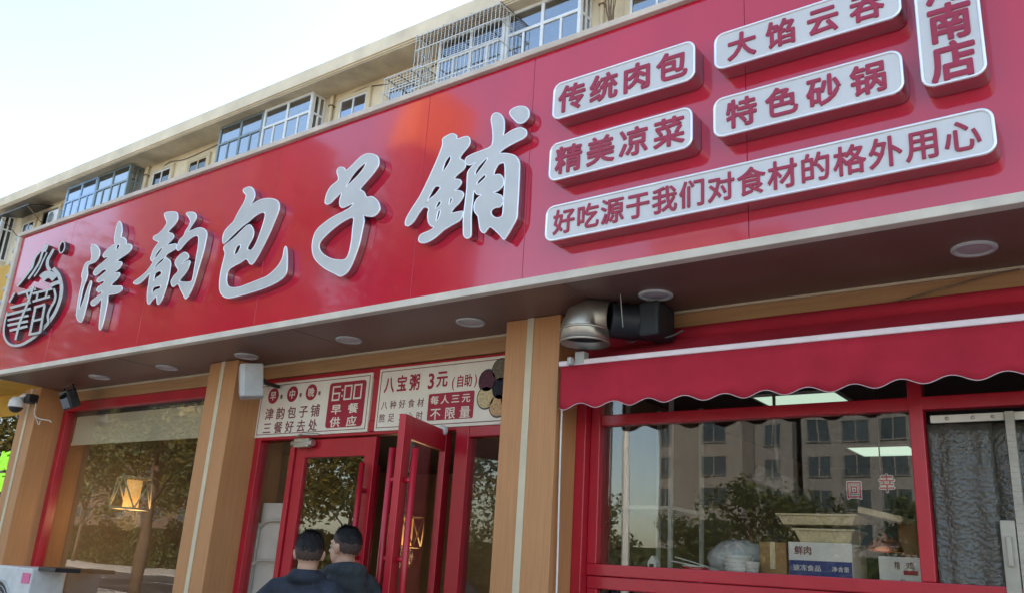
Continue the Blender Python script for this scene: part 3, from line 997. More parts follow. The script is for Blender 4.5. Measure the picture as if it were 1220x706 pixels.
letter('letter', (360, 175), 4.41, [
    [(330, 40), (365, 38), (395, 52), (403, 80), (395, 110), (370, 145), (340, 180), (312, 212), (305, 225), (325, 240), (338, 265), (365, 262), (395, 285), (408, 320), (400, 345), (375, 365), (345, 365), (322, 360), (325, 390), (315, 440), (300, 510), (280, 570), (260, 620), (240, 655), (215, 675), (195, 678), (170, 665), (130, 645), (90, 615), (62, 580), (52, 530), (58, 480), (75, 440), (110, 405), (160, 370), (210, 345), (245, 325), (262, 310), (268, 297), (240, 310), (210, 320), (197, 305), (198, 275), (208, 240), (175, 270), (150, 295), (130, 303), (120, 290), (128, 250), (150, 210), (185, 180), (190, 160), (182, 130), (195, 108), (220, 112), (232, 125), (270, 90), (300, 60)],
    [(334, 84), (325, 110), (295, 150), (260, 185), (233, 212), (237, 198), (265, 150), (300, 110)],
    [(268, 372), (265, 430), (258, 500), (245, 560), (225, 592), (190, 595), (150, 588), (110, 565), (90, 535), (92, 505), (120, 470), (170, 425), (220, 390)]], 'silver brush character 子')
letter('letter', (475, 120), 3.921, [
    [(205, 180), (225, 165), (250, 155), (270, 165), (272, 180), (305, 170), (325, 170), (333, 190), (325, 215), (300, 245), (285, 270), (300, 280), (312, 295), (305, 320), (275, 345), (260, 365), (285, 370), (292, 385), (280, 405), (257, 424), (275, 420), (298, 428), (302, 445), (285, 475), (260, 500), (245, 525), (280, 520), (298, 518), (299, 535), (285, 560), (250, 580), (210, 605), (170, 640), (130, 662), (100, 662), (93, 645), (105, 625), (140, 610), (165, 592), (150, 585), (138, 565), (135, 530), (140, 505), (118, 498), (95, 525), (70, 565), (45, 585), (30, 578), (38, 545), (65, 500), (100, 445), (130, 385), (160, 320), (190, 250), (205, 205)],
    [(238, 258), (243, 275), (225, 310), (205, 332), (215, 290)],
    [(170, 402), (195, 405), (170, 440), (142, 463), (130, 476), (147, 440)],
    [(185, 472), (199, 476), (184, 499), (171, 504)],
    [(185, 514), (195, 517), (184, 555), (174, 560)],
    [(240, 456), (251, 461), (240, 484), (233, 489)],
    [(440, 65), (460, 58), (480, 70), (492, 95), (492, 140), (488, 165), (520, 145), (560, 128), (590, 135), (597, 155), (585, 175), (545, 195), (500, 220), (470, 245), (510, 248), (545, 260), (563, 290), (563, 340), (560, 420), (555, 500), (550, 550), (525, 600), (500, 640), (490, 648), (470, 625), (430, 590), (415, 600), (400, 618), (382, 605), (375, 570), (370, 540), (355, 520), (352, 490), (365, 460), (385, 442), (365, 438), (352, 420), (348, 440), (345, 470), (338, 540), (338, 600), (335, 635), (318, 643), (304, 630), (302, 600), (302, 550), (310, 480), (318, 410), (320, 355), (325, 330), (345, 305), (360, 290), (330, 302), (312, 290), (315, 268), (345, 250), (385, 235), (430, 215), (440, 180), (438, 130), (432, 90)],
    [(413, 268), (408, 287), (380, 325), (362, 347), (357, 335), (377, 302)],
    [(400, 347), (407, 357), (385, 380), (365, 395), (370, 375)],
    [(485, 290), (495, 300), (497, 360), (492, 430), (488, 500), (482, 540), (455, 548), (435, 535), (432, 515), (450, 500), (475, 495), (488, 470), (480, 445), (455, 435), (440, 430), (465, 420), (488, 395), (488, 365), (470, 345), (445, 348), (450, 325), (465, 300)],
    [(518, 60), (530, 40), (560, 28), (590, 30), (608, 50), (605, 80), (585, 102), (560, 106), (540, 90)]], 'silver brush character 鋪')

# round emblem
EC, ES = (0, 280), 5.044
emb_n = [0]


def stroke(mb, pts, w, closed=False, taper=None):
    P = catmull([Vector((*p, 0))[:2] for p in pts], 4, closed) if len(pts) > 2 else pts
    n = len(P)
    L, Rr = [], []
    for i in range(n):
        a = Vector(P[i - 1] if (i > 0 or closed) else P[0])
        b = Vector(P[(i + 1) % n] if (i < n - 1 or closed) else P[-1])
        d = (b - a)
        d = d.normalized() if d.length else Vector((1, 0))
        nn = Vector((-d.y, d.x))
        f = i / max(1, n - 1)
        ww = 0.86 * w * (taper(f) if taper else 1) / 2
        L.append(Vector(P[i]) + nn * ww)
        Rr.append(Vector(P[i]) - nn * ww)
    emb_n[0] += 1
    yf = -0.045 - 0.0007 * emb_n[0]
    vs, fs = [], []
    for i in range(n):
        for q in (L[i], Rr[i]):
            w3 = at(EC[0] + q.x / ES, EC[1] + q.y / ES, yf)
            vs.append((w3.x, yf, w3.z))
            vs.append((w3.x, -0.001, w3.z))
    rng = n if closed else n - 1
    for i in range(rng):
        a, b = i * 4, ((i + 1) % n) * 4
        mb.add([], [])
        fs += [(a, a + 2, b + 2, b), (a, b, b + 1, a + 1), (a + 2, a + 3, b + 3, b + 2), (a + 1, b + 1, b + 3, a + 3)]
    if not closed:
        e = (n - 1) * 4
        fs += [(0, 1, 3, 2), (e, e + 2, e + 3, e + 1)]
    o = len(mb.v)
    mb.v += [Vector(v) for v in vs]
    for f in fs:
        mb.f.append([i + o for i in f])
        mb.mi.append(0 if (len(f) == 4 and all((q % 2) == 0 for q in f)) else 1)
        mb.smooth.append(False)


em = MB()
stroke(em, [(318, 200), (350, 238), (367, 290), (369, 340), (357, 400), (330, 465), (290, 525), (240, 580), (185, 625), (130, 655), (85, 662), (50, 648), (28, 615), (22, 575), (28, 520), (42, 460)], 24, taper=lambda f: 1.15 - 0.7 * f)
stroke(em, [(322, 85), (303, 120), (287, 150), (285, 185), (300, 215)], 22, taper=lambda f: 0.7 + 0.5 * f)
stroke(em, [(250, 262), (275, 240), (305, 240), (330, 262)], 52)
stroke(em, [(300, 305), (335, 288), (366, 282)], 26)
stroke(em, [(103, 308), (140, 265), (170, 225), (195, 190), (205, 150), (225, 115), (240, 105)], 14)
stroke(em, [(170, 265), (205, 215), (235, 165), (252, 115), (262, 88)], 14)
stroke(em, [(262, 100), (272, 78), (280, 58)], 30)
stroke(em, [(205, 250), (235, 205), (258, 155), (283, 105)], 10)
stroke(em, [(372, 42), (386, 48), (388, 75), (378, 100), (364, 108), (356, 96), (357, 68)], 8, closed=True)
stroke(em, [(322, 320), (333, 360), (325, 400), (302, 440), (287, 480), (290, 520), (283, 538)], 16)
stroke(em, [(105, 354), (215, 322)], 18)
stroke(em, [(55, 402), (88, 345)], 13)
stroke(em, [(62, 435), (185, 402)], 17)
stroke(em, [(42, 478), (185, 440)], 17)
stroke(em, [(45, 510), (172, 482)], 15)
stroke(em, [(45, 540), (168, 515)], 17)
stroke(em, [(58, 572), (165, 545)], 17)
stroke(em, [(200, 310), (165, 410), (120, 520), (92, 628)], 15)
stroke(em, [(160, 345), (178, 400)], 13)
stroke(em, [(195, 352), (315, 322)], 15)
stroke(em, [(195, 398), (300, 368)], 15)
stroke(em, [(228, 340), (218, 392)], 13)
stroke(em, [(285, 328), (272, 380)], 13)
stroke(em, [(212, 435), (178, 595)], 16)
stroke(em, [(268, 418), (240, 585)], 16)
stroke(em, [(205, 434), (272, 414)], 16)
stroke(em, [(195, 515), (255, 500)], 15)
stroke(em, [(172, 596), (242, 582)], 16)
em.build('emblem', [M['letter_face'], M['emblem_side']], sign, label='silver round emblem with a swan-neck and framed characters')

# ================================================================== PLAQUES ON THE SIGN
def plaque(tl, bl, tr, br, s, label, off, cw=0.78, vertical=False, top_z=None, r=0.05, ch_h=None, inset=0.0):
    a, b, c, d = (at(p[0], p[1], TF) for p in (tl, bl, tr, br))
    x0, x1 = (a.x + b.x) / 2, (c.x + d.x) / 2
    z1 = (a.z + c.z) / 2 if top_z is None else top_z
    z0 = (b.z + d.z) / 2
    root = thing('plaque', ((x0 + x1) / 2, 0, z0), label, 'sign plaque', 'silver menu plaques on the red sign')
    me = outline_mesh([rrect(x0, x1, z0, z1, r)], TF, -0.002, 0.004)
    for v in me.vertices:
        v.co -= origin(root)
    link('box', me, [M['plaque_face'], M['letter_side']], root)
    rim = MB()
    closed_ribbon(rim, rrect(x0 + 0.006, x1 - 0.006, z0 + 0.006, z1 - 0.006, r), 0.008, TF + 0.001, 6)
    rim.build('rim', M['letter_rim'], root)
    t = MB()
    n = len(s)
    if vertical:
        p = vertical
        for i, ch in enumerate(s):
            text(t, ch, at(1135, 72, TF).x + 0.004, at(1135, 72, TF).z + (n - 1 - i) * p, 0.195, 0.205, TF - 0.0005, 0.006, off)
    else:
        p = (x1 - x0 - inset) / n
        hh = (z1 - z0) * (ch_h or 0.74)
        text(t, s, (x0 + x1) / 2, (z0 + z1) / 2, hh * cw, hh, TF - 0.0005, 0.006, off, pitch=p)
    t.build('lettering', M['plaque_text'], root)
    return root


plaque((659, 100), (659, 142), (828, 49), (828, 97), '传统肉包', 'silver plaque lettered 传统肉包, upper left of the red sign plaques', 0.028, 1.05, inset=0.06)
plaque((656, 172), (653, 217), (825, 127), (825, 176), '精美凉菜', 'silver plaque lettered 精美凉菜, under the 传统肉包 plaque', 0.024, 1.05, inset=0.06)
plaque((851, 39), (851, 86), (1073, -24), (1073, 19), '大馅云吞', 'silver plaque lettered 大馅云吞, cut off by the top of the photo', 0.028, 1.0, inset=0.1)
plaque((850, 118), (850, 166), (1075, 59), (1077, 110), '特色砂锅', 'silver plaque lettered 特色砂锅, under the 大馅云吞 plaque', 0.026, 1.0, inset=0.1)
VP = at(1127, 27, TF).z - at(1135, 72, TF).z
plaque((1089, 0), (1099, 107), (1168, 0), (1176, 88), '河南店', 'upright silver plaque ending in the characters 南店', 0.032, vertical=VP, top_z=4.70)
plaque((650.5, 247), (649.5, 289), (1183, 127), (1189, 182), '好吃源于我们对食材的格外用心', 'long low silver plaque lettered 好吃源于我们对食材的格外用心 along the sign bottom', 0.018, 0.95, ch_h=0.72, inset=0.1)

# ================================================================== RECESSED LAMPS IN THE SOFFIT
lt = None
for (x, y), where in zip(((-2.32, 0.47), (-0.60, 0.47), (-3.751, 0.47), (-4.967, 0.47), (-6.275, 0.50), (-7.47, 0.50), (-8.673, 0.50)),
                         ('above the end of the red awning', 'nearest the right edge of the photo', 'beside the right wood pillar and entrance', 'above the left door banner',
                          'above the grey wall speaker', 'right of two over the dining window', 'left of two over the dining window')):
    if lt is None:
        lt = thing('soffit_lamp', (x, y, ZS), '', 'ceiling lamp')
        g = MB().lathe([(0.075, 0.002), (0.078, -0.008), (0.098, -0.010), (0.104, -0.004), (0.104, 0.004)], (x, y, ZS), 32)
        g.build('ring', M['grey_plastic'], lt)
        MB().lathe([(0.0, -0.006), (0.05, -0.006), (0.076, -0.002)], (x, y, ZS), 32).build('lens', M['lamp_lens'], lt)
        o = lt
    else:
        o = copy_tree(lt)
        o.location = (x, y, ZS)
    tag(o, 'round recessed soffit lamp ' + where, 'ceiling lamp', 'round lamps in the soffit')

# ================================================================== BANNERS ABOVE THE DOOR
BYF = WF - 0.012


def banner(x0, x1, z0, z1, label):
    root = thing('door_banner', ((x0 + x1) / 2, WF, z0), label, 'sign', 'printed banners over the entrance')
    MB().box(x0, x1, BYF, WF + 0.05, z0, z1).build('panel', M['banner_white'], root, bevel=0.003)
    fr = MB()
    i, w = 0.022, 0.006
    y0, y1 = BYF - 0.002, BYF - 0.0002
    fr.box(x0 + i, x1 - i, y0, y1, z0 + i, z0 + i + w).box(x0 + i, x1 - i, y0, y1, z1 - i - w, z1 - i)
    fr.box(x0 + i, x0 + i + w, y0, y1, z0 + i + w, z1 - i - w).box(x1 - i - w, x1 - i, y0, y1, z0 + i + w, z1 - i - w)
    fr.build('border_line', M['banner_ink'], root)
    return root


TY = BYF - 0.0003


def run(mb, t_, p0, p1, w, h, off, Y=TY):
    """a line of characters whose first and last ones are centred where the photo has them"""
    a, b = at(*p0, TY), at(*p1, TY)
    n = len(t_)
    for i, ch in enumerate(t_):
        c = a.lerp(b, i / max(1, n - 1))
        text(mb, ch, c.x, (a.z + b.z) / 2, w, h, Y, 0.002, off)
    return mb


def RUN(*a):
    t = MB()
    run(t, *a)
    t.build('lettering', M[INK[0]], INK[1])


bA = banner(-6.475, -5.065, 2.578, 3.062, 'white door banner with red 6:00 block, reading 津韵包子铺 三餐好去处')
X0, X1 = (at(394, 456.5, TY).x + at(387, 510.6, TY).x) / 2, (at(437.2, 452, TY).x + at(431, 507, TY).x) / 2
MB().prism(rrect(X0, X1, 2.625, 3.005, 0.03), TY - 0.003, TY).build('red_block', M['banner_red'], bA)
for ch, px, py in (('早', 325.7, 473), ('中', 348.5, 470), ('晚', 371.1, 467)):
    c = at(px, py, TY)
    d = MB().prism([(c.x + 0.070 * math.cos(k * math.pi / 12), 2.945 + 0.070 * math.sin(k * math.pi / 12)) for k in range(24)], TY - 0.003, TY).build('red_disc', M['banner_red'], bA)
    g = MB()
    text(g, ch, c.x, 2.945, 0.085, 0.085, TY - 0.0032, 0.002, 0.015)
    g.build('character', M['banner_white'], d)
    c2 = at(px + 9.5, py + 1, TY)
    g = MB()
    text(g, '餐', c2.x, 2.93, 0.034, 0.04, TY, 0.002, 0.015)
    g.build('small_character', M['banner_ink'], bA)
INK = ('banner_ink', bA)
RUN('津韵包子铺', (321, 493.2), (375.7, 487.8), 0.118, 0.112, 0.014)
RUN('三餐好去处', (318.2, 510), (372.7, 505), 0.115, 0.108, 0.014)


# segment style clock figures
def seg_digit(mb, x, z, w, h, segs, th=0.013):
    S7 = {'a': (0, w, h - th, h), 'g': (0, w, h / 2 - th / 2, h / 2 + th / 2), 'd': (0, w, 0, th), 'f': (0, th, h / 2, h), 'b': (w - th, w, h / 2, h), 'e': (0, th, 0, h / 2), 'c': (w - th, w, 0, h / 2)}
    for q in segs:
        a, b, c, d = S7[q]
        mb.box(x + a, x + b, TY - 0.0055 - 0.0003 * (ord(q) - 97), TY - 0.0032, z + c, z + d)


for px, segs in ((401.3, 'acdefg'), (415.2, 'abcdef'), (426.6, 'abcdef')):
    t = MB()
    seg_digit(t, at(px, 467, TY).x - 0.046, 2.85, 0.092, 0.125, segs)
    t.build('clock_digit', M['banner_white'], bA)
t = MB()
x = at(408.4, 467, TY).x
t.box(x - 0.007, x + 0.007, TY - 0.006, TY - 0.0032, 2.88, 2.895).box(x - 0.007, x + 0.007, TY - 0.006, TY - 0.0032, 2.93, 2.945)
t.build('colon', M['banner_white'], bA)
INK = ('banner_white', bA)
RUN('早餐', (400.9, 487.2), (421, 485.3), 0.125, 0.088, 0.018, TY - 0.0032)
RUN('供应', (399.3, 503), (419.1, 500), 0.125, 0.088, 0.018, TY - 0.0032)

bB = banner(-4.985, -3.56, 2.578, 3.078, 'white door banner with discs of grain, reading 八宝粥 3元 beside the right pillar')
INK = ('banner_red', bB)
RUN('八宝粥', (463.9, 458.5), (494.3, 453.6), 0.112, 0.135, 0.024)
RUN('3', (513.8, 452.9), (513.8, 452.9), 0.15, 0.165, 0.024)
RUN('元', (527, 450.4), (527, 450.4), 0.115, 0.135, 0.024)
RUN('自助', (548.4, 453.6), (558, 452), 0.078, 0.098, 0.018)
RUN('(', (540.3, 454.3), (540.3, 454.3), 0.1, 0.11, 0)
RUN(')', (566.9, 450.7), (566.9, 450.7), 0.1, 0.11, 0)
INK = ('banner_ink', bB)
RUN('八种好食材', (458, 482.4), (501.2, 478.7), 0.07, 0.072, 0.006)
RUN('熬足3小时', (454.8, 499.3), (499.8, 492.7), 0.07, 0.072, 0.006)
X0, X1 = (at(510.8, 469.8, TY).x + at(509, 500.8, TY).x) / 2, (at(565.4, 463.6, TY).x + at(563.6, 497, TY).x) / 2
Z0, Z1 = (at(509, 500.8, TY).z + at(563.6, 497, TY).z) / 2, (at(510.8, 469.8, TY).z + at(565.4, 463.6, TY).z) / 2
MB().prism(rrect(X0, X1, Z0, Z1, 0.015), TY - 0.003, TY).build('red_block', M['banner_red'], bB)
INK = ('banner_white', bB)
RUN('每人三元', (518.2, 476.5), (555.8, 472.8), 0.085, 0.07, 0.015, TY - 0.0032)
RUN('不限量', (519, 492.7), (554.3, 489.8), 0.108, 0.095, 0.008, TY - 0.0032)
for px, py, colr, nm in ((581, 453, (0.10, 0.035, 0.05), 'purple'), (597, 440, (0.16, 0.13, 0.09), 'brown'), (596.5, 462, (0.02, 0.022, 0.03), 'black'), (579, 473, (0.60, 0.47, 0.25), 'cream'), (593.5, 482.5, (0.58, 0.36, 0.18), 'tan'), (607, 473, (0.5, 0.2, 0.1), 'red')):
    c = at(px, py, TY)
    d = MB()
    dm = mat('grain_' + nm, colr, 0.7, 0, 0.3, 0.35, 60, 0.5, 90)
    for rr, mi, yy in ((0.088, 1, 0.0022), (0.078, 0, 0.005)):
        ring = [(c.x + rr * 0.95 * math.cos(k * math.pi / 16), c.z + rr * math.sin(k * math.pi / 16)) for k in range(32)]
        ring = [(min(p[0], -3.565), p[1]) for p in ring]
        d.prism(ring, TY - yy, TY, mi)
    d.build('grain_disc', [dm, M['black_plastic']], bB, label=nm + ' disc of grain printed on the banner')

# ================================================================== AWNING
aw = thing('awning', (-1, WF, 2.9), 'red fabric awning with white front bar and scalloped valance over the serving window', 'awning')
AX, AXR = at(669, 433, 0.52).x, 2.4
bl, brr = at(669, 433, 0.34), at(1220, 378, 0.34)
Zb = at(669, 433, 0.52).z
g = MB()
N = 40
top = (0.80, 3.052)
bot = (0.53, Zb + 0.012)
vs, fs = [], []
for i in range(N + 1):
    x = AX + (AXR - AX) * i / N
    for j in range(7):
        f = j / 6
        y = top[0] + (bot[0] - top[0]) * f
        z = top[1] + (bot[1] - top[1]) * f - 0.012 * math.sin(math.pi * f) + 0.003 * math.sin(x * 5.3 + f * 2)
        vs.append((x, y, z))
for i in range(N):
    for j in range(6):
        a = i * 7 + j
        fs.append((a, a + 1, a + 8, a + 7))
g.add(vs, fs, 0, True)
cl = g.build('canopy_fabric', M['awning_red'], aw)
sol = cl.modifiers.new('cloth', 'SOLIDIFY')
sol.thickness = 0.004
# valance, scalloped
g = MB()
vs, fs = [], []
NV = 300
cols = NV + 1
ph0 = 0.0
for i in range(cols):
    x = AX + (AXR - AX) * i / NV
    per = 0.232
    u = (x - AX) / per
    sc = -0.016 * math.cos(2 * math.pi * (u - 0.22))
    zb = 2.590 + 0.006 * (x - AX) + sc * 1.08
    w = 0.018 * math.sin(x * 3.1) + 0.010 * math.sin(x * 9.7 + 1) + 0.006 * math.sin(x * 27 + 2)
    for j in range(6):
        f = j / 5
        z = Zb - 0.02 + (zb - Zb + 0.02) * f
        vs.append((x, 0.515 + w * f * f, z))
for i in range(NV):
    for j in range(5):
        a = i * 6 + j
        fs.append((a, a + 1, a + 7, a + 6))
g.add(vs, fs, 0, True)
va = g.build('valance', M['awning_red'], aw)
sol = va.modifiers.new('cloth', 'SOLIDIFY')
sol.thickness = 0.003
g = MB()
P = [Vector(vs[i * 6 + 5]) for i in range(cols)]
g.tube(P, 0.003, 5)
g.build('piping', M['piping'], va)
g = MB().box(AX - 0.012, AXR, 0.503, 0.537, Zb - 0.020, Zb + 0.014)
g.build('front_bar', M['awning_bar'], aw, bevel=0.006)
g = MB().tube([(AX, 0.80, 3.06), (AXR, 0.80, 3.06)], 0.05, 14)
g.build('roller', M['awning_red'], aw)
for xx in (-2.80, -0.2, 2.2):
    g = MB()
    g.tube([(xx, 0.80, 2.98), (xx + 0.04, 0.67, 2.91), (xx + 0.02, 0.545, 2.862)], 0.016, 8)
    g.box(xx - 0.02, xx + 0.03, 0.78, WF - 0.052, 2.93, 3.03)
    g.build('arm', M['light_grey'], aw)

# ================================================================== EXHAUST DUCT
du = thing('exhaust_duct', (-2.75, 0.5, 3.0), 'shiny steel elbow duct opening downward beside the right wood pillar', 'duct')
g = MB()
path = [(-2.765, 0.40, 2.955), (-2.765, 0.40, 3.05), (-2.755, 0.405, 3.09), (-2.725, 0.42, 3.112), (-2.69, 0.44, 3.115), (-2.62, 0.46, 3.112)]
g.tube(path, [0.152, 0.152, 0.146, 0.130, 0.116, 0.106], 28, cap=False)
o = g.build('elbow', M['steel'], du)
so = o.modifiers.new('wall', 'SOLIDIFY')
so.thickness = 0.004
g = MB()
for z in (2.958, 3.035):
    g.lathe([(0.153, z - 0.008), (0.158, z - 0.004), (0.158, z + 0.004), (0.153, z + 0.008)], (-2.765, 0.40, 0), 32)
g.build('seam_ring', M['steel'], du)
MB().lathe([(0.0, 3.0), (0.147, 3.0)], (-2.765, 0.40, 0), 28).build('throat_dark_disc', M['black_plastic'], du)  # black disc in place of the shade inside the duct
ho = MB()
pts, rad = [], []
for k in range(26):
    f = k / 25
    pts.append((-2.63 + 0.20 * f, 0.46 + 0.12 * f + 0.02 * math.sin(f * 3), 3.108 - 0.01 * f))
    rad.append(0.107 + 0.007 * (k % 2))
ho.tube(pts, rad, 20)
ho.build('flexible_hose', M['black_rubber'], du)
MB().box(-2.44, -2.30, 0.47, 0.70, 2.985, 3.20).build('hose_box', M['black_rubber'], du, bevel=0.02)
ho = MB().tube([(-2.50, 0.36, 3.225), (-2.50, 0.40, 3.03)], 0.003, 5)
ho.build('hanger_wire', M['grey_plastic'], du)
g = MB()
g.box(-2.90, -2.83, 0.50, 0.56, 2.86, 2.94)
g.box(-2.93, -2.90, 0.46, 0.50, 2.85, 2.90)
tag(g.build('cable_clamp', M['grey_plastic'], bevel=0.006), 'small pale clamp below the steel duct at the pillar edge', 'clamp')

# ================================================================== SPEAKER, CAMERA, FLOODLIGHT, CABLES
sp = thing('wall_speaker', (-5.95, 0.4, 2.85), 'pale grey column loudspeaker under the soffit beside the left banner', 'speaker')
g = MB()
mtx = Matrix.Translation((-6.11, 0.48, 2.985)) @ Matrix.Rotation(R_(-38), 4, 'Z') @ Matrix.Rotation(R_(8), 4, 'X')
prof = [(-0.10, -0.06), (-0.085, -0.10), (0.085, -0.10), (0.10, -0.06), (0.075, 0.09), (-0.075, 0.09)]
vs = [mtx @ Vector((p[0] * s, p[1] * s, z)) for z, s in ((-0.14, 0.96), (-0.13, 1), (0.13, 1), (0.14, 0.96)) for p in prof]
fs = [(i * 6 + k, i * 6 + (k + 1) % 6, i * 6 + 6 + (k + 1) % 6, i * 6 + 6 + k) for i in range(3) for k in range(6)] + [tuple(range(5, -1, -1)), tuple(range(18, 24))]
g.add(vs, fs)
g.build('cabinet', M['grey_plastic'], sp, bevel=0.008)
g = MB()
g.box(-0.078, 0.078, -0.108, -0.1005, -0.118, 0.118, mtx=mtx)
g.build('grille', M['grey_plastic'], sp, bevel=0.004)
g = MB().tube([mtx @ Vector((0, 0.08, 0.02)), Vector((-6.2, 0.68, 3.02)), Vector((-6.22, 0.845, 3.02))], 0.018, 8)
g.build('bracket', M['black_plastic'], sp)

cc = thing('cctv_camera', (-10.0, 0.4, 3.1), 'white and black dome security camera on the left end pillar', 'security camera')
g = MB()
c = Vector((-10.20, 0.42, 2.995))
g.ball(c, (0.075, 0.075, 0.07), 20)
g.build('dome', M['black_plastic'], cc)
g = MB().lathe([(0.0, 0.10), (0.05, 0.10), (0.078, 0.06), (0.082, 0.0), (0.078, -0.01)], c, 24)
g.build('housing', M['white_paint'], cc)
g = MB().tube([c + Vector((0, 0, 0.08)), c + Vector((0.06, 0.03, 0.13)), Vector((-10.10, 0.56, 3.12))], 0.02, 8)
g.build('bracket', M['white_paint'], cc)
g = MB().box(-10.16, -10.03, 0.46, 0.565, 3.04, 3.14)
g.build('junction_box', M['black_plastic'], cc, bevel=0.012)
g = MB()
P = catmull([tuple(at(*q, 0.55)) for q in ((38, 470), (43, 478), (41, 492), (47, 498), (58, 500), (61, 502))], 5, False)
g.tube(P, 0.006, 6)
g.tube(catmull([tuple(at(*q, 0.552)) for q in ((41, 492), (46, 505), (48, 500))], 5, False), 0.005, 6)
tag(g.build('camera_cable', M['wire_pale']), 'thin white cable dangling beside the cctv camera on the left pillar', 'cable')

fl = thing('floodlight', (-9.2, 0.6, 3.1), 'black floodlight tucked under the soffit at the dining window corner', 'floodlight')
c = at(83, 475, 0.55)
mtx = Matrix.Translation(c) @ Matrix.Rotation(R_(-12), 4, 'Z') @ Matrix.Rotation(R_(28), 4, 'X')
MB().box(-0.15, 0.15, -0.05, 0.05, -0.10, 0.10, mtx=mtx).build('housing', M['black_plastic'], fl, bevel=0.012)
MB().box(-0.13, 0.13, -0.056, -0.051, -0.08, 0.08, mtx=mtx).build('lens', M['glass_dark'], fl)
g = MB()
g.tube([mtx @ Vector((-0.16, 0, 0)), mtx @ Vector((-0.16, 0.03, 0.14)), mtx @ Vector((0.16, 0.03, 0.14)), mtx @ Vector((0.16, 0, 0))], 0.01, 6)
g.build('bracket', M['black_plastic'], fl)

g = MB().tube(catmull([(-1.62, WF - 0.06, 3.06), (-1.3, WF - 0.08, 3.075), (-1.0, WF - 0.07, 3.12), (-0.62, WF - 0.06, 3.19), (-0.45, WF - 0.05, 3.21)], 5, False), 0.0045, 6)
tag(g.build('cable', M['rust']), 'thin tan cable strung along the lintel above the awning', 'cable')
g = MB().tube(catmull([(-2.62, 0.60, 3.06), (-2.55, 0.58, 2.985), (-2.42, 0.58, 3.02), (-2.30, 0.58, 2.99), (-2.2, 0.60, 3.03)], 5, False), 0.005, 6)
tag(g.build('cable', M['wire']), 'loose cable drooping below the black duct hose', 'cable')
g = MB().tube(catmull([(-3.045, 0.60, 2.84), (-3.04, 0.60, 2.3), (-3.035, 0.62, 1.4), (-3.04, 0.62, 0.6)], 5, False), 0.006, 6)
tag(g.build('cable', M['wire_pale']), 'pale vertical cable running down the right pillar side', 'cable')

# outdoor air conditioner at the bottom left
ac = ac_unit(-10.25, 0.55, 0.42, 0.95, 0.90, 0.36, 'air_conditioner', 'large white outdoor air conditioner in the bottom left corner under the dining window')
g = MB().box(-9.47, -9.31, 0.542, 0.5495, 1.17, 1.27)
g.build('sticker', M['pink'], ac)
g = MB().box(-10.3, -9.25, 0.53, 0.95, 0.36, 0.418)
for xx in (-10.2, -9.42):
    g.box(xx, xx + 0.06, 0.55, 0.93, 0, 0.358)
g.build('stand', M['black_plastic'], ac)
MB().box(-9.29, -8.95, 0.60, 0.862, 1.30, 1.34).build('shelf_board', M['black_plastic'], ac, bevel=0.004)

# ================================================================== INSIDE: LEFT DINING ROOM
bd = thing('roller_blind', (-8.4, 1.0, 2.67), 'cream roller blind half lowered behind the dining window', 'blind')
MB().box(-9.92, -7.0, 0.985, 0.988, 2.66, 2.96).build('cloth', M['blind'], bd)
MB().box(-9.92, -7.0, 0.975, 0.995, 2.635, 2.659).build('bottom_bar', M['blind'], bd)
MB().tube([(-9.94, 1.02, 2.93), (-6.98, 1.02, 2.93)], 0.028, 12).build('roller_tube', M['light_grey'], bd)

pl = thing('pendant_lamp', (-9.04, 1.4, 2.0), 'glowing pendant lamp with twisted open wood frame inside the dining window', 'pendant lamp')
c = at(158, 587, 1.4)
g = MB()
hw = 0.215
T = [c + Vector((hw * math.cos(R_(a)), hw * math.sin(R_(a)), 0.165)) for a in (25, 115, 205, 295)]
B = [c + Vector((hw * math.cos(R_(a)), hw * math.sin(R_(a)), -0.165)) for a in (70, 160, 250, 340)]
for k in range(4):
    g.tube([T[k], T[(k + 1) % 4]], 0.012, 6)
    g.tube([B[k], B[(k + 1) % 4]], 0.012, 6)
    g.tube([T[k], B[k]], 0.010, 6)
    g.tube([T[k], B[(k + 3) % 4]], 0.010, 6)
g.build('frame', M['bamboo'], pl)
MB().lathe([(0.0, -0.15), (0.082, -0.15), (0.082, 0.14), (0.0, 0.14)], c, 24).build('shade', M['lamp_glow'], pl)
MB().tube([c + Vector((0, 0, 0.14)), (c.x, c.y, 2.955)], 0.005, 6).build('cord', M['wire'], pl)
la = bpy.data.lights.new('pendant_bulb', 'POINT')
la.energy = 2.2
la.color = (1, 0.66, 0.32)
la.shadow_soft_size = 0.12
lo_ = bpy.data.objects.new('pendant_bulb', la)
COL.objects.link(lo_)
lo_.parent = pl
lo_.location = Vector((c.x, c.y, c.z - 0.28)) - Vector((-9.04, 1.4, 2.0))
pl2 = copy_tree(pl)
tag(pl2, 'second glowing pendant lamp deeper inside, seen through the open door', 'pendant lamp')
pl2.location = Vector((-9.04, 1.4, 2.0)) + (at(483, 632, 3.4) - c)
# tables and a picture panel deeper in the room
for i, (x, y, la_) in enumerate(((-9.3, 2.2, 'dark dining table nearest the dining window glass'), (-7.9, 3.6, 'dark dining table deeper in the restaurant'))):
    t = thing('dining_table', (x, y, 0), la_, 'table', 'dining tables inside')
    MB().box(x - 0.6, x + 0.6, y - 0.35, y + 0.35, 0.72, 0.76).build('tabletop', M['wood'], t, bevel=0.005)
    for sx in (-0.54, 0.54):
        for sy in (-0.29, 0.29):
            MB().box(x + sx - 0.025, x + sx + 0.025, y + sy - 0.025, y + sy + 0.025, 0, 0.719).build('leg', M['black_plastic'], t)

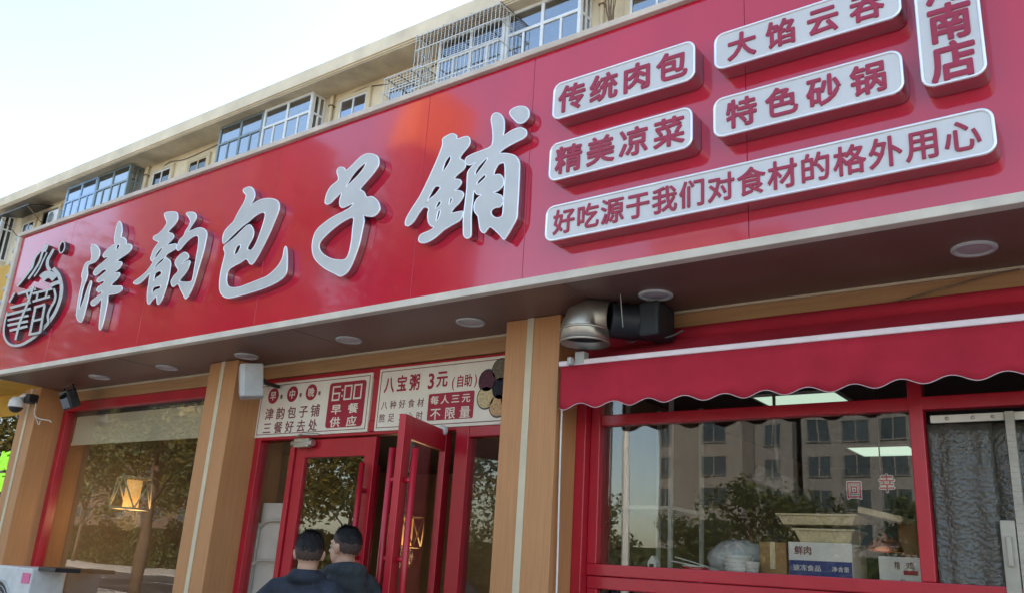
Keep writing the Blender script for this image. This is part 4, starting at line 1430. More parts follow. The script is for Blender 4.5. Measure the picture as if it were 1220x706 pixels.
# white board with tube frame behind the fixed pane
hb = thing('display_board', (-6.15, 1.15, 0), 'white panel with rounded grey tube frame leaning behind the narrow left pane', 'board')
MB().box(-6.44, -6.0, 1.03, 1.045, 0.5, 2.03).build('panel', M['white_paint'], hb, bevel=0.01)
g = MB()
g.tube(catmull([(-6.43, 1.01, 0.2), (-6.43, 1.01, 1.70), (-6.40, 1.01, 1.83), (-6.3, 1.01, 1.88), (-5.99, 1.01, 1.88)], 5, False), 0.015, 8)
g.tube(catmull([(-6.42, 0.985, 0.2), (-6.42, 0.985, 1.40), (-6.39, 0.985, 1.51), (-6.3, 0.985, 1.55), (-5.99, 0.985, 1.55)], 5, False), 0.012, 8)
g.build('tube_frame', M['light_grey'], hb)

# ================================================================== INSIDE: KITCHEN
MB_c = thing('counter', (-1.9, 1.3, 0), 'steel counter behind the serving window carrying cartons and steamers', 'counter')
MB().box(-3.2, -1.03, 1.0, 1.75, 1.60, 1.64).build('worktop', M['steel'], MB_c, bevel=0.004)
MB().box(-3.18, -1.05, 1.05, 1.72, 0.0, 1.598).build('cabinet', M['int_tile'], MB_c)
CT = 1.641
for i, (x0, x1, y0, y1, la_) in enumerate(((-2.40, -1.80, 2.20, 2.68, 'bright kitchen ceiling light panel nearest the glass, seen above the red rail'), (-2.46, -1.90, 4.78, 5.40, 'bright kitchen ceiling light panel further back, seen below the red rail'))):
    t = thing('ceiling_light', ((x0 + x1) / 2, (y0 + y1) / 2, 2.95), la_, 'ceiling light', 'square kitchen ceiling lights')
    MB().box(x0, x1, y0, y1, 2.944, 2.954).build('diffuser', M['panel_light'], t)
    g = MB()
    w = 0.02
    g.box(x0 - w, x1 + w, y0 - w, y0, 2.94, 2.958).box(x0 - w, x1 + w, y1, y1 + w, 2.94, 2.958).box(x0 - w, x0, y0, y1, 2.94, 2.958).box(x1, x1 + w, y0, y1, 2.94, 2.958)
    g.build('frame', M['light_grey'], t)


def carton(x0, x1, y0, y1, z0, z1, m, label, name='carton'):
    t = thing(name, ((x0 + x1) / 2, (y0 + y1) / 2, z0), label, 'carton')
    MB().box(x0, x1, y0, y1, z0, z1).build('box', m, t, bevel=0.004)
    return t


t = carton(-1.97, -1.81, 1.14, 1.40, CT, 1.85, M['carton'], 'plain brown carton on the counter left of the blue and white carton')
MB().box(-1.905, -1.875, 1.1365, 1.139, 1.70, 1.852).build('tape', M['bamboo'], t)
t = carton(-1.79, -1.435, 1.12, 1.40, CT, 1.855, M['carton_white'], 'blue and white printed carton in the middle of the serving window')
MB().box(-1.787, -1.438, 1.1165, 1.119, CT + 0.012, 1.755).build('blue_band', M['carton_blue'], t)
g = MB()
text(g, '鲜肉', -1.705, 1.81, 0.05, 0.05, 1.119, 0.002, 0.02, pitch=0.05)
g.build('lettering', M['banner_ink'], t)
g = MB()
text(g, '速冻食品', -1.685, 1.715, 0.04, 0.035, 1.116, 0.002, 0.01, pitch=0.04)
g.build('lettering', M['carton_white'], t)
g = MB()
text(g, '净含量', -1.50, 1.715, 0.03, 0.03, 1.116, 0.002, 0.01, pitch=0.032)
g.build('lettering', M['carton_white'], t)
t = carton(-1.30, -1.085, 1.12, 1.36, CT, 1.795, M['carton_white'], 'white carton with small red label in the window corner by the red mullion')
g = MB()
g.box(-1.175, -1.105, 1.1165, 1.119, 1.705, 1.727)
g.build('red_label', M['banner_red'], t)
g = MB()
text(g, '鸡', -1.14, 1.75, 0.045, 0.045, 1.119, 0.002, 0.0)
g.build('character', M['banner_ink'], t)
g = MB()
text(g, '精', -1.205, 1.75, 0.03, 0.045, 1.119, 0.002, 0.0)
g.build('character', M['banner_ink'], t)
g = MB()
text(g, '份', -1.18, 1.67, 0.035, 0.03, 1.119, 0.002, 0.0)
g.build('lettering', M['banner_ink'], t)


def steamer(cx, cy, z0, w, d, h, flare, name, label, tilt=0):
    t = thing(name, (cx, cy, z0), label, 'steamer tray', 'pale food trays on the counter')
    mt = Matrix.Translation((cx, cy, z0)) @ Matrix.Rotation(R_(tilt), 4, 'Y')
    g = MB()
    outer = [(w / 2, d / 2, 0), (w / 2 + flare, d / 2 + flare, h), (w / 2 + flare + 0.012, d / 2 + flare + 0.012, h), (w / 2 + flare + 0.012, d / 2 + flare + 0.012, h + 0.012), (w / 2 + flare - 0.01, d / 2 + flare - 0.01, h + 0.012), (w / 2 - 0.01, d / 2 - 0.01, 0.01)]
    vs = []
    for a, b, z in outer:
        vs += [mt @ Vector(p) for p in ((-a, -b, z), (a, -b, z), (a, b, z), (-a, b, z))]
    fs = []
    for i in range(len(outer) - 1):
        for k in range(4):
            fs.append((i * 4 + k, i * 4 + (k + 1) % 4, i * 4 + 4 + (k + 1) % 4, i * 4 + 4 + k))
    fs += [(3, 2, 1, 0), (20, 21, 22, 23)]
    g.add(vs, fs)
    g.build('tray', M['bamboo'], t, bevel=0.004)
    return t


steamer(-1.60, 1.28, 1.857, 0.28, 0.20, 0.065, 0.025, 'food_tray', 'cream ribbed tray standing on the blue and white carton')
steamer(-1.64, 1.30, 1.955, 0.40, 0.24, 0.05, 0.02, 'food_tray', 'wide cream tray lying on top of the ribbed tray')
g = MB()
mt = Matrix.Translation((-1.30, 1.33, 2.02)) @ Matrix.Rotation(R_(13), 4, 'Y')
g.box(-0.12, 0.12, -0.13, 0.13, -0.015, 0.02, mtx=mt)
tag(g.build('tray_lid', M['bamboo'], bevel=0.008), 'tilted cream lid propped against the wide tray', 'lid')
# support for the lid's right edge: stacked tins
t = thing('food_tin', (-1.26, 1.42, CT), 'tall brown food tin behind the white carton carrying the tilted lid', 'tin')
MB().lathe([(0.0, 0), (0.06, 0), (0.06, 0.345), (0.055, 0.35), (0.0, 0.35)], (-1.20, 1.42, CT), 24).build('body', M['carton'], t)
MB().lathe([(0.06, 0.02), (0.064, 0.025), (0.06, 0.03)], (-1.20, 1.42, CT), 24).build('rim', M['steel'], t)

# plastic bag, bowls, cup
g = MB()
random.seed(3)
g.ball((-2.16, 1.30, CT + 0.10), (0.20, 0.13, 0.12), 20)
for v in g.v:
    v += Vector((random.uniform(-1, 1), random.uniform(-1, 1), random.uniform(-1, 1))) * 0.012
    v.z = max(v.z, CT + 0.002)
bagm = mat('bag_plastic', (0.45, 0.47, 0.48), 0.25, 0, 0.5, 0.1, 20, 0.4, 30)
tag(g.build('plastic_bag', bagm), 'crumpled translucent grey plastic bag on the counter beside the brown carton', 'plastic bag')
t = thing('bowl_stack', (-2.08, 1.1, CT), 'stack of pale round bowls in front of the plastic bag', 'bowls')
for k in range(4):
    MB().lathe([(0.035, 0), (0.06, 0.02), (0.085, 0.055), (0.082, 0.055), (0.055, 0.022), (0.0, 0.012)], (-2.08, 1.09, CT + 0.001 + 0.022 * k), 24).build('bowl', M['light_grey'], t)
t = thing('paper_cup', (-1.945, 1.08, CT), 'short ribbed white cup between the bowls and the brown carton', 'cup')
MB().lathe([(0.0, 0), (0.032, 0), (0.042, 0.085), (0.044, 0.09), (0.040, 0.088), (0.031, 0.005)], (-1.985, 1.065, CT), 20).build('body', M['white_paint'], t)
g = MB()
for z in (0.02, 0.04, 0.06):
    r = 0.032 + z * 0.12
    g.lathe([(r, z - 0.004), (r + 0.002, z), (r, z + 0.004)], (-1.985, 1.065, CT), 20)
g.build('ribs', M['light_grey'], t)
t = thing('milk_carton', (-2.68, 1.1, CT), 'small gabled white carton on the sill at the left of the serving window', 'carton')
g = MB().prism([(-2.655, CT), (-2.595, CT), (-2.595, CT + 0.06), (-2.625, CT + 0.10), (-2.655, CT + 0.06)], 1.05, 1.11)
g.build('box', M['carton_white'], t, bevel=0.003)
MB().box(-2.64, -2.61, 1.046, 1.049, CT + 0.015, CT + 0.05).build('label_print', M['black_plastic'], t)
t = thing('red_basin', (-2.36, 1.12, CT), 'small red bowl on the sill between white carton and plastic bag', 'bowl')
MB().lathe([(0.0, 0), (0.05, 0), (0.085, 0.05), (0.08, 0.05), (0.05, 0.008)], (-2.36, 1.12, CT), 24).build('body', M['car_red'], t)
MB().lathe([(0.083, 0.046), (0.089, 0.05), (0.083, 0.054)], (-2.36, 1.12, CT), 24).build('rim', M['white_paint'], t)
g = MB().tube([(-2.52, 1.1, CT + 0.075), (-2.22, 1.14, CT + 0.03)], 0.005, 6).tube([(-2.5, 1.12, CT + 0.10), (-2.2, 1.15, CT + 0.03)], 0.004, 6)
tag(g.build('chopsticks', M['light_grey']), 'pair of thin pale sticks resting across the red bowl', 'chopsticks')

# white shelf rack at the left of the kitchen window
t = thing('shelf_rack', (-2.9, 1.5, 0), 'white metal shelf rack just inside the left end of the serving window', 'shelf')
for x, y in ((-2.86, 1.78), (-3.22, 1.78), (-2.86, 2.3), (-3.22, 2.3)):
    MB().box(x - 0.014, x + 0.014, y - 0.014, y + 0.014, 0, 2.9).build('post', M['white_paint'], t)
for z in (1.55, 2.08):
    MB().box(-3.24, -2.84, 1.76, 2.32, z, z + 0.025).build('shelf', M['white_paint'], t)
t = thing('hanging_hood', (-2.3, 1.9, 2.3), 'tilted grey box of a ventilation hood hanging behind the serving window', 'hood')
mt = Matrix.Translation(at(925, 577, 1.9)) @ Matrix.Rotation(R_(22), 4, 'Y') @ Matrix.Rotation(R_(-15), 4, 'X')
MB().box(-0.13, 0.15, -0.12, 0.12, -0.055, 0.055, mtx=mt).build('casing', M['hood_grey'], t, bevel=0.012)
MB().tube([mt @ Vector((0, 0, 0.05)), (mt @ Vector((0, 0, 0))) + Vector((0, 0, 0.3)), Vector(((mt @ Vector((0, 0, 0))).x, 1.9, 2.958))], 0.012, 8).build('rod', M['grey_plastic'], t)


def added_dome(px, py, Y, label):  # glowing copper dome added in place of an orange reflection in the glass
    c = at(px, py, Y)
    t = thing('added_copper_dome', tuple(c), label, 'added lamp', 'copper domes added for reflections')
    MB().lathe([(0.095, -0.02), (0.092, -0.005), (0.075, 0.03), (0.04, 0.05), (0.018, 0.058), (0.012, 0.075), (0.0, 0.075)], c, 28).build('shade', M['copper'], t)
    MB().lathe([(0.0, -0.004), (0.05, -0.004)], c, 20).build('bulb', M['lamp_glow'], t)
    MB().tube([c + Vector((0, 0, 0.07)), Vector((c.x, c.y, 2.958))], 0.004, 6).build('cord', M['wire'], t)
    return t


added_dome(1055, 652, 1.22, 'added copper dome standing in for an orange glass reflection above the white carton')

# stickers on the glass (seen from the back: reversed)
for s, px, py, tl, la_ in (('回', 1018, 583, -0.12, 'small red and white cutout character in a rounded box stuck on the serving window'), ('幸', 1057, 575, 0.05, 'small red and white star-shaped cutout character stuck on the serving window')):
    c = at(px, py, 0.93)
    t = thing('window_sticker', tuple(c), la_, 'sticker', 'cutout characters on the window glass')
    g = MB()
    text(g, s, c.x, c.z, 0.085, 0.10, 0.926, 0.002, 0.05, mirror=True)
    g.build('backing', M['carton_white'], t)
    g = MB()
    text(g, s, c.x, c.z, 0.085, 0.10, 0.9235, 0.002, 0.012, mirror=True)
    g.build('character', M['banner_red'], t)

# ================================================================== PLASTIC DOOR CURTAIN (right)
cu = thing('strip_curtain', (-0.3, WF, 0), 'clear crinkled plastic strip curtain behind the right red mullion', 'curtain')
cm = bpy.data.materials.new('clear_plastic')
cm.use_nodes = True
t_ = cm.node_tree
p_ = t_.nodes['Principled BSDF']
p_.inputs['Base Color'].default_value = (0.13, 0.118, 0.09, 1)
p_.inputs['Roughness'].default_value = 0.22
p_.inputs['Specular IOR Level'].default_value = 0.9
tr_ = t_.nodes.new('ShaderNodeBsdfTransparent')
tr_.inputs[0].default_value = (0.8, 0.8, 0.76, 1)
mx_ = t_.nodes.new('ShaderNodeMixShader')
tc_ = t_.nodes.new('ShaderNodeTexCoord')
n1 = t_.nodes.new('ShaderNodeTexVoronoi')
n1.inputs['Scale'].default_value = 55
n1.feature = 'SMOOTH_F1'
n2_ = t_.nodes.new('ShaderNodeTexNoise')
n2_.inputs['Scale'].default_value = 30
n2_.inputs['Detail'].default_value = 6
ad_ = t_.nodes.new('ShaderNodeMath')
ad_.operation = 'ADD'
bp_ = t_.nodes.new('ShaderNodeBump')
bp_.inputs['Strength'].default_value = 0.26
bp_.inputs['Distance'].default_value = 0.05
t_.links.new(tc_.outputs['Object'], n1.inputs['Vector'])
t_.links.new(tc_.outputs['Object'], n2_.inputs['Vector'])
t_.links.new(n1.outputs['Distance'], ad_.inputs[0])
t_.links.new(n2_.outputs['Fac'], ad_.inputs[1])
t_.links.new(ad_.outputs[0], bp_.inputs['Height'])
t_.links.new(bp_.outputs[0], p_.inputs['Normal'])
mx_.inputs[0].default_value = 0.5
t_.links.new(tr_.outputs[0], mx_.inputs[1])
t_.links.new(p_.outputs[0], mx_.inputs[2])
t_.links.new(mx_.outputs[0], t_.nodes['Material Output'].inputs[0])
for k in range(7):
    x0 = -0.965 + k * 0.275
    g = MB()
    vs, fs = [], []
    nx, nz = 14, 40
    for j in range(nz + 1):
        z = 0.05 + (2.46 - 0.05) * j / nz
        for i in range(nx + 1):
            f = i / nx
            x = x0 + 0.30 * f
            y = 0.925 + (0.022 if k % 2 else 0.0) + 0.018 * math.sin(f * 12.6 + k) * (1 - 0.5 * j / nz) + 0.007 * math.sin(z * 7 + k * 2 + f * 3) + 0.003 * math.sin(f * 25 + z * 17)
            vs.append((x, y, z))
    for j in range(nz):
        for i in range(nx):
            a = j * (nx + 1) + i
            fs.append((a, a + 1, a + nx + 2, a + nx + 1))
    g.add(vs, fs, 0, True)
    o = g.build('strip', cm, cu)
    so = o.modifiers.new('film', 'SOLIDIFY')
    so.thickness = 0.002
g = MB().box(-0.94, -0.60, WF + 0.018, WF + 0.034, 2.462, 2.502)
for xx in (-0.55,):
    g.box(xx - 0.02, xx + 1.3, WF + 0.018, WF + 0.034, 2.462, 2.502)
g.build('clamp_rail', M['cream_trim'], cu, bevel=0.003)
g = MB()
for xx in (-0.86, -0.74, -0.65, -0.45, -0.3, -0.15):
    g.lathe([(0.0, 0.006), (0.008, 0.006), (0.010, 0.0)], (xx, WF + 0.0175, 2.482), 10, mtx=Matrix.Rotation(R_(90), 3, 'X'))
g.build('bolts', M['steel'], cu)
g = MB().box(-0.595, -0.555, WF - 0.012, WF + 0.018, 0.0, 2.50)
for k in range(30):
    g.box(-0.593, -0.557, WF - 0.0145, WF - 0.0125, 1.6 + k * 0.03, 1.612 + k * 0.03)
tag(g.build('door_post', M['post_cream'], bevel=0.004), 'narrow ribbed cream post beside the plastic strip curtain at the right edge', 'post')
g = MB().box(-0.665, -0.60, WF - 0.012, WF + 0.016, 0.9, 1.975)
g.box(-0.645, -0.62, WF - 0.03, WF - 0.0125, 1.76, 1.90)
tag(g.build('handle_plate', M['post_cream'], bevel=0.006), 'tall cream door handle plate low beside the ribbed post', 'handle plate')

# ================================================================== PEOPLE
def remeshed(mb, name, m, parent, vox=0.008, smooth=2):
    me = mb.mesh(name, origin(parent))
    o = bpy.data.objects.new('tmp', me)
    COL.objects.link(o)
    r = o.modifiers.new('r', 'REMESH')
    r.mode = 'VOXEL'
    r.voxel_size = vox
    s = o.modifiers.new('s', 'SMOOTH')
    s.iterations = smooth
    s.factor = 0.5
    me2 = eval_mesh(o)
    bpy.data.objects.remove(o)
    for p in me2.polygons:
        p.use_smooth = True
    return link(name, me2, m, parent)


def person(loc, face_deg, H, jacket, label, hood, head_turn=0.0):
    """standing adult, local +y is the way the body faces"""
    root = thing('person', loc, label, 'person')
    base = Matrix.Translation(loc) @ Matrix.Rotation(R_(face_deg), 4, 'Z') @ Matrix.Scale(H / 1.72, 4)
    hm = base @ Matrix.Translation((0, 0.0, 1.48)) @ Matrix.Rotation(R_(head_turn), 4, 'Z') @ Matrix.Translation((0, 0, -1.48))
    W = lambda x, y, z: base @ Vector((x, y, z))
    HW = lambda x, y, z: hm @ Vector((x, y, z))
    h3, b3 = hm.to_3x3(), base.to_3x3()
    b = MB()
    # head
    b.ball(HW(0, -0.012, 1.625), (0.076, 0.095, 0.098), 22, mtx=h3)
    b.ball(HW(0, 0.022, 1.565), (0.060, 0.072, 0.075), 18, mtx=h3)
    b.ball(HW(0, 0.048, 1.525), (0.034, 0.035, 0.028), 14, mtx=h3)
    b.tube([HW(0, 0.083, 1.625), HW(0, 0.100, 1.59), HW(0, 0.112, 1.575)], [0.010, 0.014, 0.016], 8)
    b.ball(HW(0, 0.090, 1.568), (0.019, 0.016, 0.012), 10, mtx=h3)
    b.ball(HW(0, 0.084, 1.543), (0.024, 0.012, 0.007), 10, mtx=h3)
    b.ball(HW(0, 0.083, 1.532), (0.020, 0.012, 0.007), 10, mtx=h3)
    b.tube([HW(-0.045, 0.072, 1.635), HW(0, 0.086, 1.638), HW(0.045, 0.072, 1.635)], 0.010, 8)
    for s in (-1, 1):
        b.ball(HW(s * 0.078, -0.004, 1.595), (0.010, 0.020, 0.033), 12, mtx=h3)
        b.ball(HW(s * 0.084, -0.008, 1.605), (0.009, 0.017, 0.022), 12, mtx=h3)
    b.tube([HW(0, -0.02, 1.55), W(0, -0.02, 1.48), W(0, -0.02, 1.42)], [0.056, 0.058, 0.072], 16)
    # trunk and limbs under the clothes
    b.tube([W(0, -0.01, 1.42), W(0, 0, 1.33), W(0, 0.01, 1.15), W(0, 0, 1.0), W(0, 0, 0.86)], [0.10, 0.15, 0.14, 0.13, 0.15], 16, sy=0.7)
    for s in (-1, 1):
        b.tube([W(s * 0.02, -0.01, 1.40), W(s * 0.16, -0.01, 1.37), W(s * 0.20, -0.01, 1.30), W(s * 0.235, -0.02, 1.10), W(s * 0.245, 0.02, 0.86)], [0.06, 0.055, 0.05, 0.04, 0.028], 12)
        wr = Vector((s * 0.245, 0.02, 0.86))
        b.tube([W(*wr), W(*(wr + Vector((0.0, 0.012, -0.05)))), W(*(wr + Vector((0.0, 0.022, -0.10))))], [0.026, 0.038, 0.036], 10, sy=0.5)
        for k, (dy, ln) in enumerate(((0.045, 0.066), (0.022, 0.076), (0.0, 0.070), (-0.022, 0.055))):
            p = wr + Vector((0, 0.015 + dy * 0.75, -0.10))
            b.tube([W(*p), W(*(p + Vector((-s * 0.008, 0.004, -ln * 0.5)))), W(*(p + Vector((-s * 0.026, 0.010, -ln * 0.95))))], [0.0105, 0.0095, 0.008], 8)
        p = wr + Vector((0, 0.035, -0.035))
        b.tube([W(*p), W(*(p + Vector((-s * 0.012, 0.030, -0.03)))), W(*(p + Vector((-s * 0.020, 0.036, -0.062))))], [0.013, 0.011, 0.009], 8)
        b.tube([W(s * 0.08, 0, 0.90), W(s * 0.095, 0.01, 0.70), W(s * 0.10, 0.015, 0.48), W(s * 0.10, -0.01, 0.28), W(s * 0.10, -0.02, 0.07)], [0.085, 0.075, 0.055, 0.05, 0.038], 12)
        b.tube([W(s * 0.10, -0.05, 0.05), W(s * 0.10, 0.05, 0.045), W(s * 0.105, 0.16, 0.03)], [0.036, 0.038, 0.025], 10)
    remeshed(b, 'body', M['skin'], root, 0.0075)
    for s in (-1, 1):
        MB().ball(HW(s * 0.031, 0.0735, 1.612), 0.0125, 12).build('eye', M['eye_white'], root)
        MB().ball(HW(s * 0.031, 0.0815, 1.612), 0.006, 10).build('iris', M['hair'], root)
    # hair: cap over the skull, short at nape and sides
    hb_ = MB()
    random.seed(int(abs(loc[0]) * 100))
    nu, nv = 40, 26
    rings = []
    vs = []
    for j in range(nv + 1):
        ph = math.pi * 0.66 * j / nv
        for i in range(nu):
            a = 2 * math.pi * i / nu
            fr = math.sin(a)           # +1 = front
            side = 1 - abs(fr)
            lim = 0.665 + 0.03 * max(0, -fr)
            if fr > 0:
                lim = max(0.34, 0.55 - 0.26 * fr)
            elif fr > -0.35:
                lim = 0.58 + 0.095 * (-fr / 0.35)
            lim += 0.012 * math.sin(a * 23 + 1) + random.uniform(-0.008, 0.008)
            phh = ph * (lim / 0.66)
            edge = j / nv
            thick = 0.016 * (1 - 0.80 * edge) + random.uniform(-0.003, 0.003) * (1 - 0.6 * edge)
            q = Vector((math.sin(phh) * math.cos(a) * (0.076 + thick), math.sin(phh) * math.sin(a) * (0.096 + thick), min(math.cos(phh) * (0.098 + thick), 0.1 + random.uniform(-0.002, 0.004))))
            vs.append(HW(q.x, q.y - 0.012, q.z + 1.625))
    fs = [(j * nu + i, j * nu + (i + 1) % nu, (j + 1) * nu + (i + 1) % nu, (j + 1) * nu + i) for j in range(nv) for i in range(nu)]
    for q_, f_ in enumerate(fs):                        # short clipped hair over skin near the hairline
        e_ = (q_ // nu) / nv
        hb_.add([], [f_], 1 if e_ > 0.70 + random.uniform(-0.07, 0.07) else 0, True)
    hb_.f = hb_.f[:0] + [list(f_) for f_ in fs]
    hb_.v = list(vs)
    tuft, tf = [], []
    for k in range(5200):
        j, i = random.randrange(1, int(nv * 0.72)), random.randrange(nu)
        p = vs[j * nu + i]
        c0 = HW(0, -0.012, 1.625)
        nrm = (p - c0).normalized()
        dn = (vs[min(nv, j + 1) * nu + i] - p)
        dn = (dn.normalized() + nrm * random.uniform(0.15, 0.9) + Vector((random.uniform(-0.5, 0.5), random.uniform(-0.5, 0.5), random.uniform(-0.3, 0.3)))).normalized()
        sd_ = dn.cross(nrm).normalized() * random.uniform(0.0012, 0.0024)
        ln = random.uniform(0.008, 0.020) * (1.35 if j < nv * 0.45 else 1.0 if j < nv * 0.8 else 0.6)
        o_ = len(tuft)
        tuft += [p - nrm * 0.003 - sd_, p - nrm * 0.003 + sd_, p + dn * ln]
        tf.append((o_, o_ + 1, o_ + 2))
    hb_.add(tuft, tf, 0, False)
    ho_ = hb_.build('hair', [M['hair'], M['hair_fade']], root)
    # jacket
    j_ = MB()
    j_.tube([W(0, -0.02, 1.455), W(0, -0.015, 1.42), W(0, -0.005, 1.36), W(0, 0.0, 1.25), W(0, 0.01, 1.10), W(0, 0.0, 0.95), W(0, 0, 0.80)], [0.095, 0.15, 0.205, 0.215, 0.205, 0.20, 0.205], 24, sy=0.66)
    for s in (-1, 1):
        j_.tube([W(s * 0.05, -0.015, 1.415), W(s * 0.15, -0.015, 1.385), W(s * 0.205, -0.01, 1.33), W(s * 0.235, -0.015, 1.22), W(s * 0.25, -0.02, 1.08), W(s * 0.255, 0.02, 0.88)], [0.075, 0.085, 0.082, 0.072, 0.062, 0.048], 14)
        # cloth folds on the sleeve
        for z in (1.16, 1.06, 0.95):
            j_.tube([W(s * 0.20, 0.045, z), W(s * 0.245, 0.05, z + 0.02), W(s * 0.30, 0.01, z + 0.035)], [0.008, 0.014, 0.008], 6)
    if hood:
        pts = [W(0.10 * math.cos(R_(a)), -0.05 + 0.10 * math.sin(R_(a)), 1.455 - 0.015 * math.sin(R_(a))) for a in range(150, 391, 20)]
        j_.tube(pts, [0.03 + 0.03 * math.sin(math.pi * k / (len(pts) - 1)) for k in range(len(pts))], 12)
        j_.ball(W(0, -0.14, 1.40), (0.13, 0.06, 0.10), 16, mtx=b3)
    else:
        pts = [W(0.082 * math.cos(R_(a)), -0.02 + 0.085 * math.sin(R_(a)), 1.462 + 0.012 * (1 if 200 < a < 340 else 0)) for a in range(0, 361, 20)]
        j_.tube(pts, 0.034, 10, cap=False)
        pts = [W(0.078 * math.cos(R_(a)), -0.02 + 0.08 * math.sin(R_(a)), 1.495 + 0.012 * (1 if 200 < a < 340 else 0)) for a in range(150, 391, 20)]
        j_.tube(pts, 0.014, 10)
    remeshed(j_, 'jacket', jacket, root, 0.010, 2)
    t_r = MB()
    t_r.tube([W(0, 0, 0.96), W(0, 0, 0.88), W(0, 0, 0.80)], [0.16, 0.165, 0.16], 20, sy=0.75)
    for s in (-1, 1):
        t_r.tube([W(s * 0.085, 0, 0.88), W(s * 0.10, 0.01, 0.70), W(s * 0.105, 0.015, 0.48), W(s * 0.105, -0.01, 0.28), W(s * 0.105, -0.015, 0.085)], [0.105, 0.095, 0.078, 0.07, 0.066], 14)
    remeshed(t_r, 'trousers', M['trouser'], root, 0.010, 2)
    for s in (-1, 1):
        sh = MB()
        sh.tube([W(s * 0.10, -0.09, 0.055), W(s * 0.10, 0.02, 0.06), W(s * 0.105, 0.11, 0.04), W(s * 0.108, 0.185, 0.03)], [0.045, 0.052, 0.045, 0.028], 12)
        sh.box(-0.045, 0.045, -0.12, 0.19, 0.0, 0.025, mtx=base @ Matrix.Translation((s * 0.104, 0, 0)))
        remeshed(sh, 'shoe', M['shoe'], root, 0.008, 2)
    return root


person((-4.06, -0.45, 0), 40, 1.735, M['navy'], 'person in dark navy jacket seen from behind, standing left of the pair at the door', False, 4)
person((-4.25, 0.0, 0), 62, 1.79, M['charcoal'], 'person in charcoal hooded jacket looking left into the doorway, right of the pair', True, 34)

# ================================================================== ACROSS THE STREET (seen in the glass and the gloss)
def tower(x0, x1, y0, y1, H, m, label, bays, z_step=3.0, gold=False):
    root = thing('apartment_tower', ((x0 + x1) / 2, (y0 + y1) / 2, 0), label, 'building', 'towers across the street')
    MB().box(x0, x1, y0, y1, -0.3, H).build('wall', m, root)
    wn = MB()
    fr_ = MB()
    n = int((H - 3) / z_step)
    for k in range(n):
        z = 2.2 + k * z_step
        for (a, b) in bays:
            xa, xb = x0 + (x1 - x0) * a, x0 + (x1 - x0) * b
            wn.box(xa, xb, y1 + 0.004, y1 + 0.05, z, z + 1.7)
            fr_.box(xa - 0.08, xb + 0.08, y1 + 0.051, y1 + 0.12, z - 0.1, z)
            fr_.box(xa - 0.08, xb + 0.08, y1 + 0.051, y1 + 0.12, z + 1.7, z + 1.78)
            fr_.box((xa + xb) / 2 - 0.05, (xa + xb) / 2 + 0.05, y1 + 0.051, y1 + 0.1, z + 0.001, z + 1.699)
            fr_.box(xa - 0.08, xa, y1 + 0.052, y1 + 0.1, z + 0.001, z + 1.699)
            fr_.box(xb, xb + 0.08, y1 + 0.052, y1 + 0.1, z + 0.001, z + 1.699)
    wn.build('windows', M['tower_glass'], root)
    fr_.build('window_frames', M['tower_grey'], root)
    MB().box(x0 - 0.3, x1 + 0.3, y0 - 0.3, y1 + 0.3, H, H + 0.8).build('parapet', m, root)
    return root


tower(-39, -30.5, -85, -70, 34, M['tower_wall'], 'beige apartment tower across the street mirrored in the serving window', ((0.03, 0.15), (0.55, 0.82)))
tower(-30.4, -26.8, -88, -73, 34, M['tower_grey'], 'grey stair tower next to the beige tower mirrored in the glass', ((0.3, 0.7),))
tower(-25.6, -14.5, -88, -72, 31, M['tower_grey'], 'wide grey apartment tower mirrored at the right of the serving window', ((0.05, 0.2), (0.3, 0.5), (0.6, 0.8)))
ot = tower(-74.5, -70.2, -80, -66, 51, M['tower_brick'], 'slim brown tower with an added orange crown for the reflection in the red sign', ((0.1, 0.4), (0.6, 0.9)))
MB().prism([(-74.6, 51.9), (-70.1, 51.9), (-68.9, 60.5), (-71.5, 59.5), (-73.3, 55.5)], -76, -65.7).build('crown', M['orange_wall'], ot)  # orange block added and shaped for the orange patch reflected in the sign
tower(-140, -102, -80, -66, 64, M['tower_brick'], 'broad brown tower far left across the street mirrored in the red sign', ((0.05, 0.2), (0.3, 0.45), (0.55, 0.7), (0.8, 0.95)))
tower(-10, 6, -90, -76, 22, M['tower_wall'], 'low beige block across the street, further right', ((0.1, 0.3), (0.4, 0.6), (0.7, 0.9)))


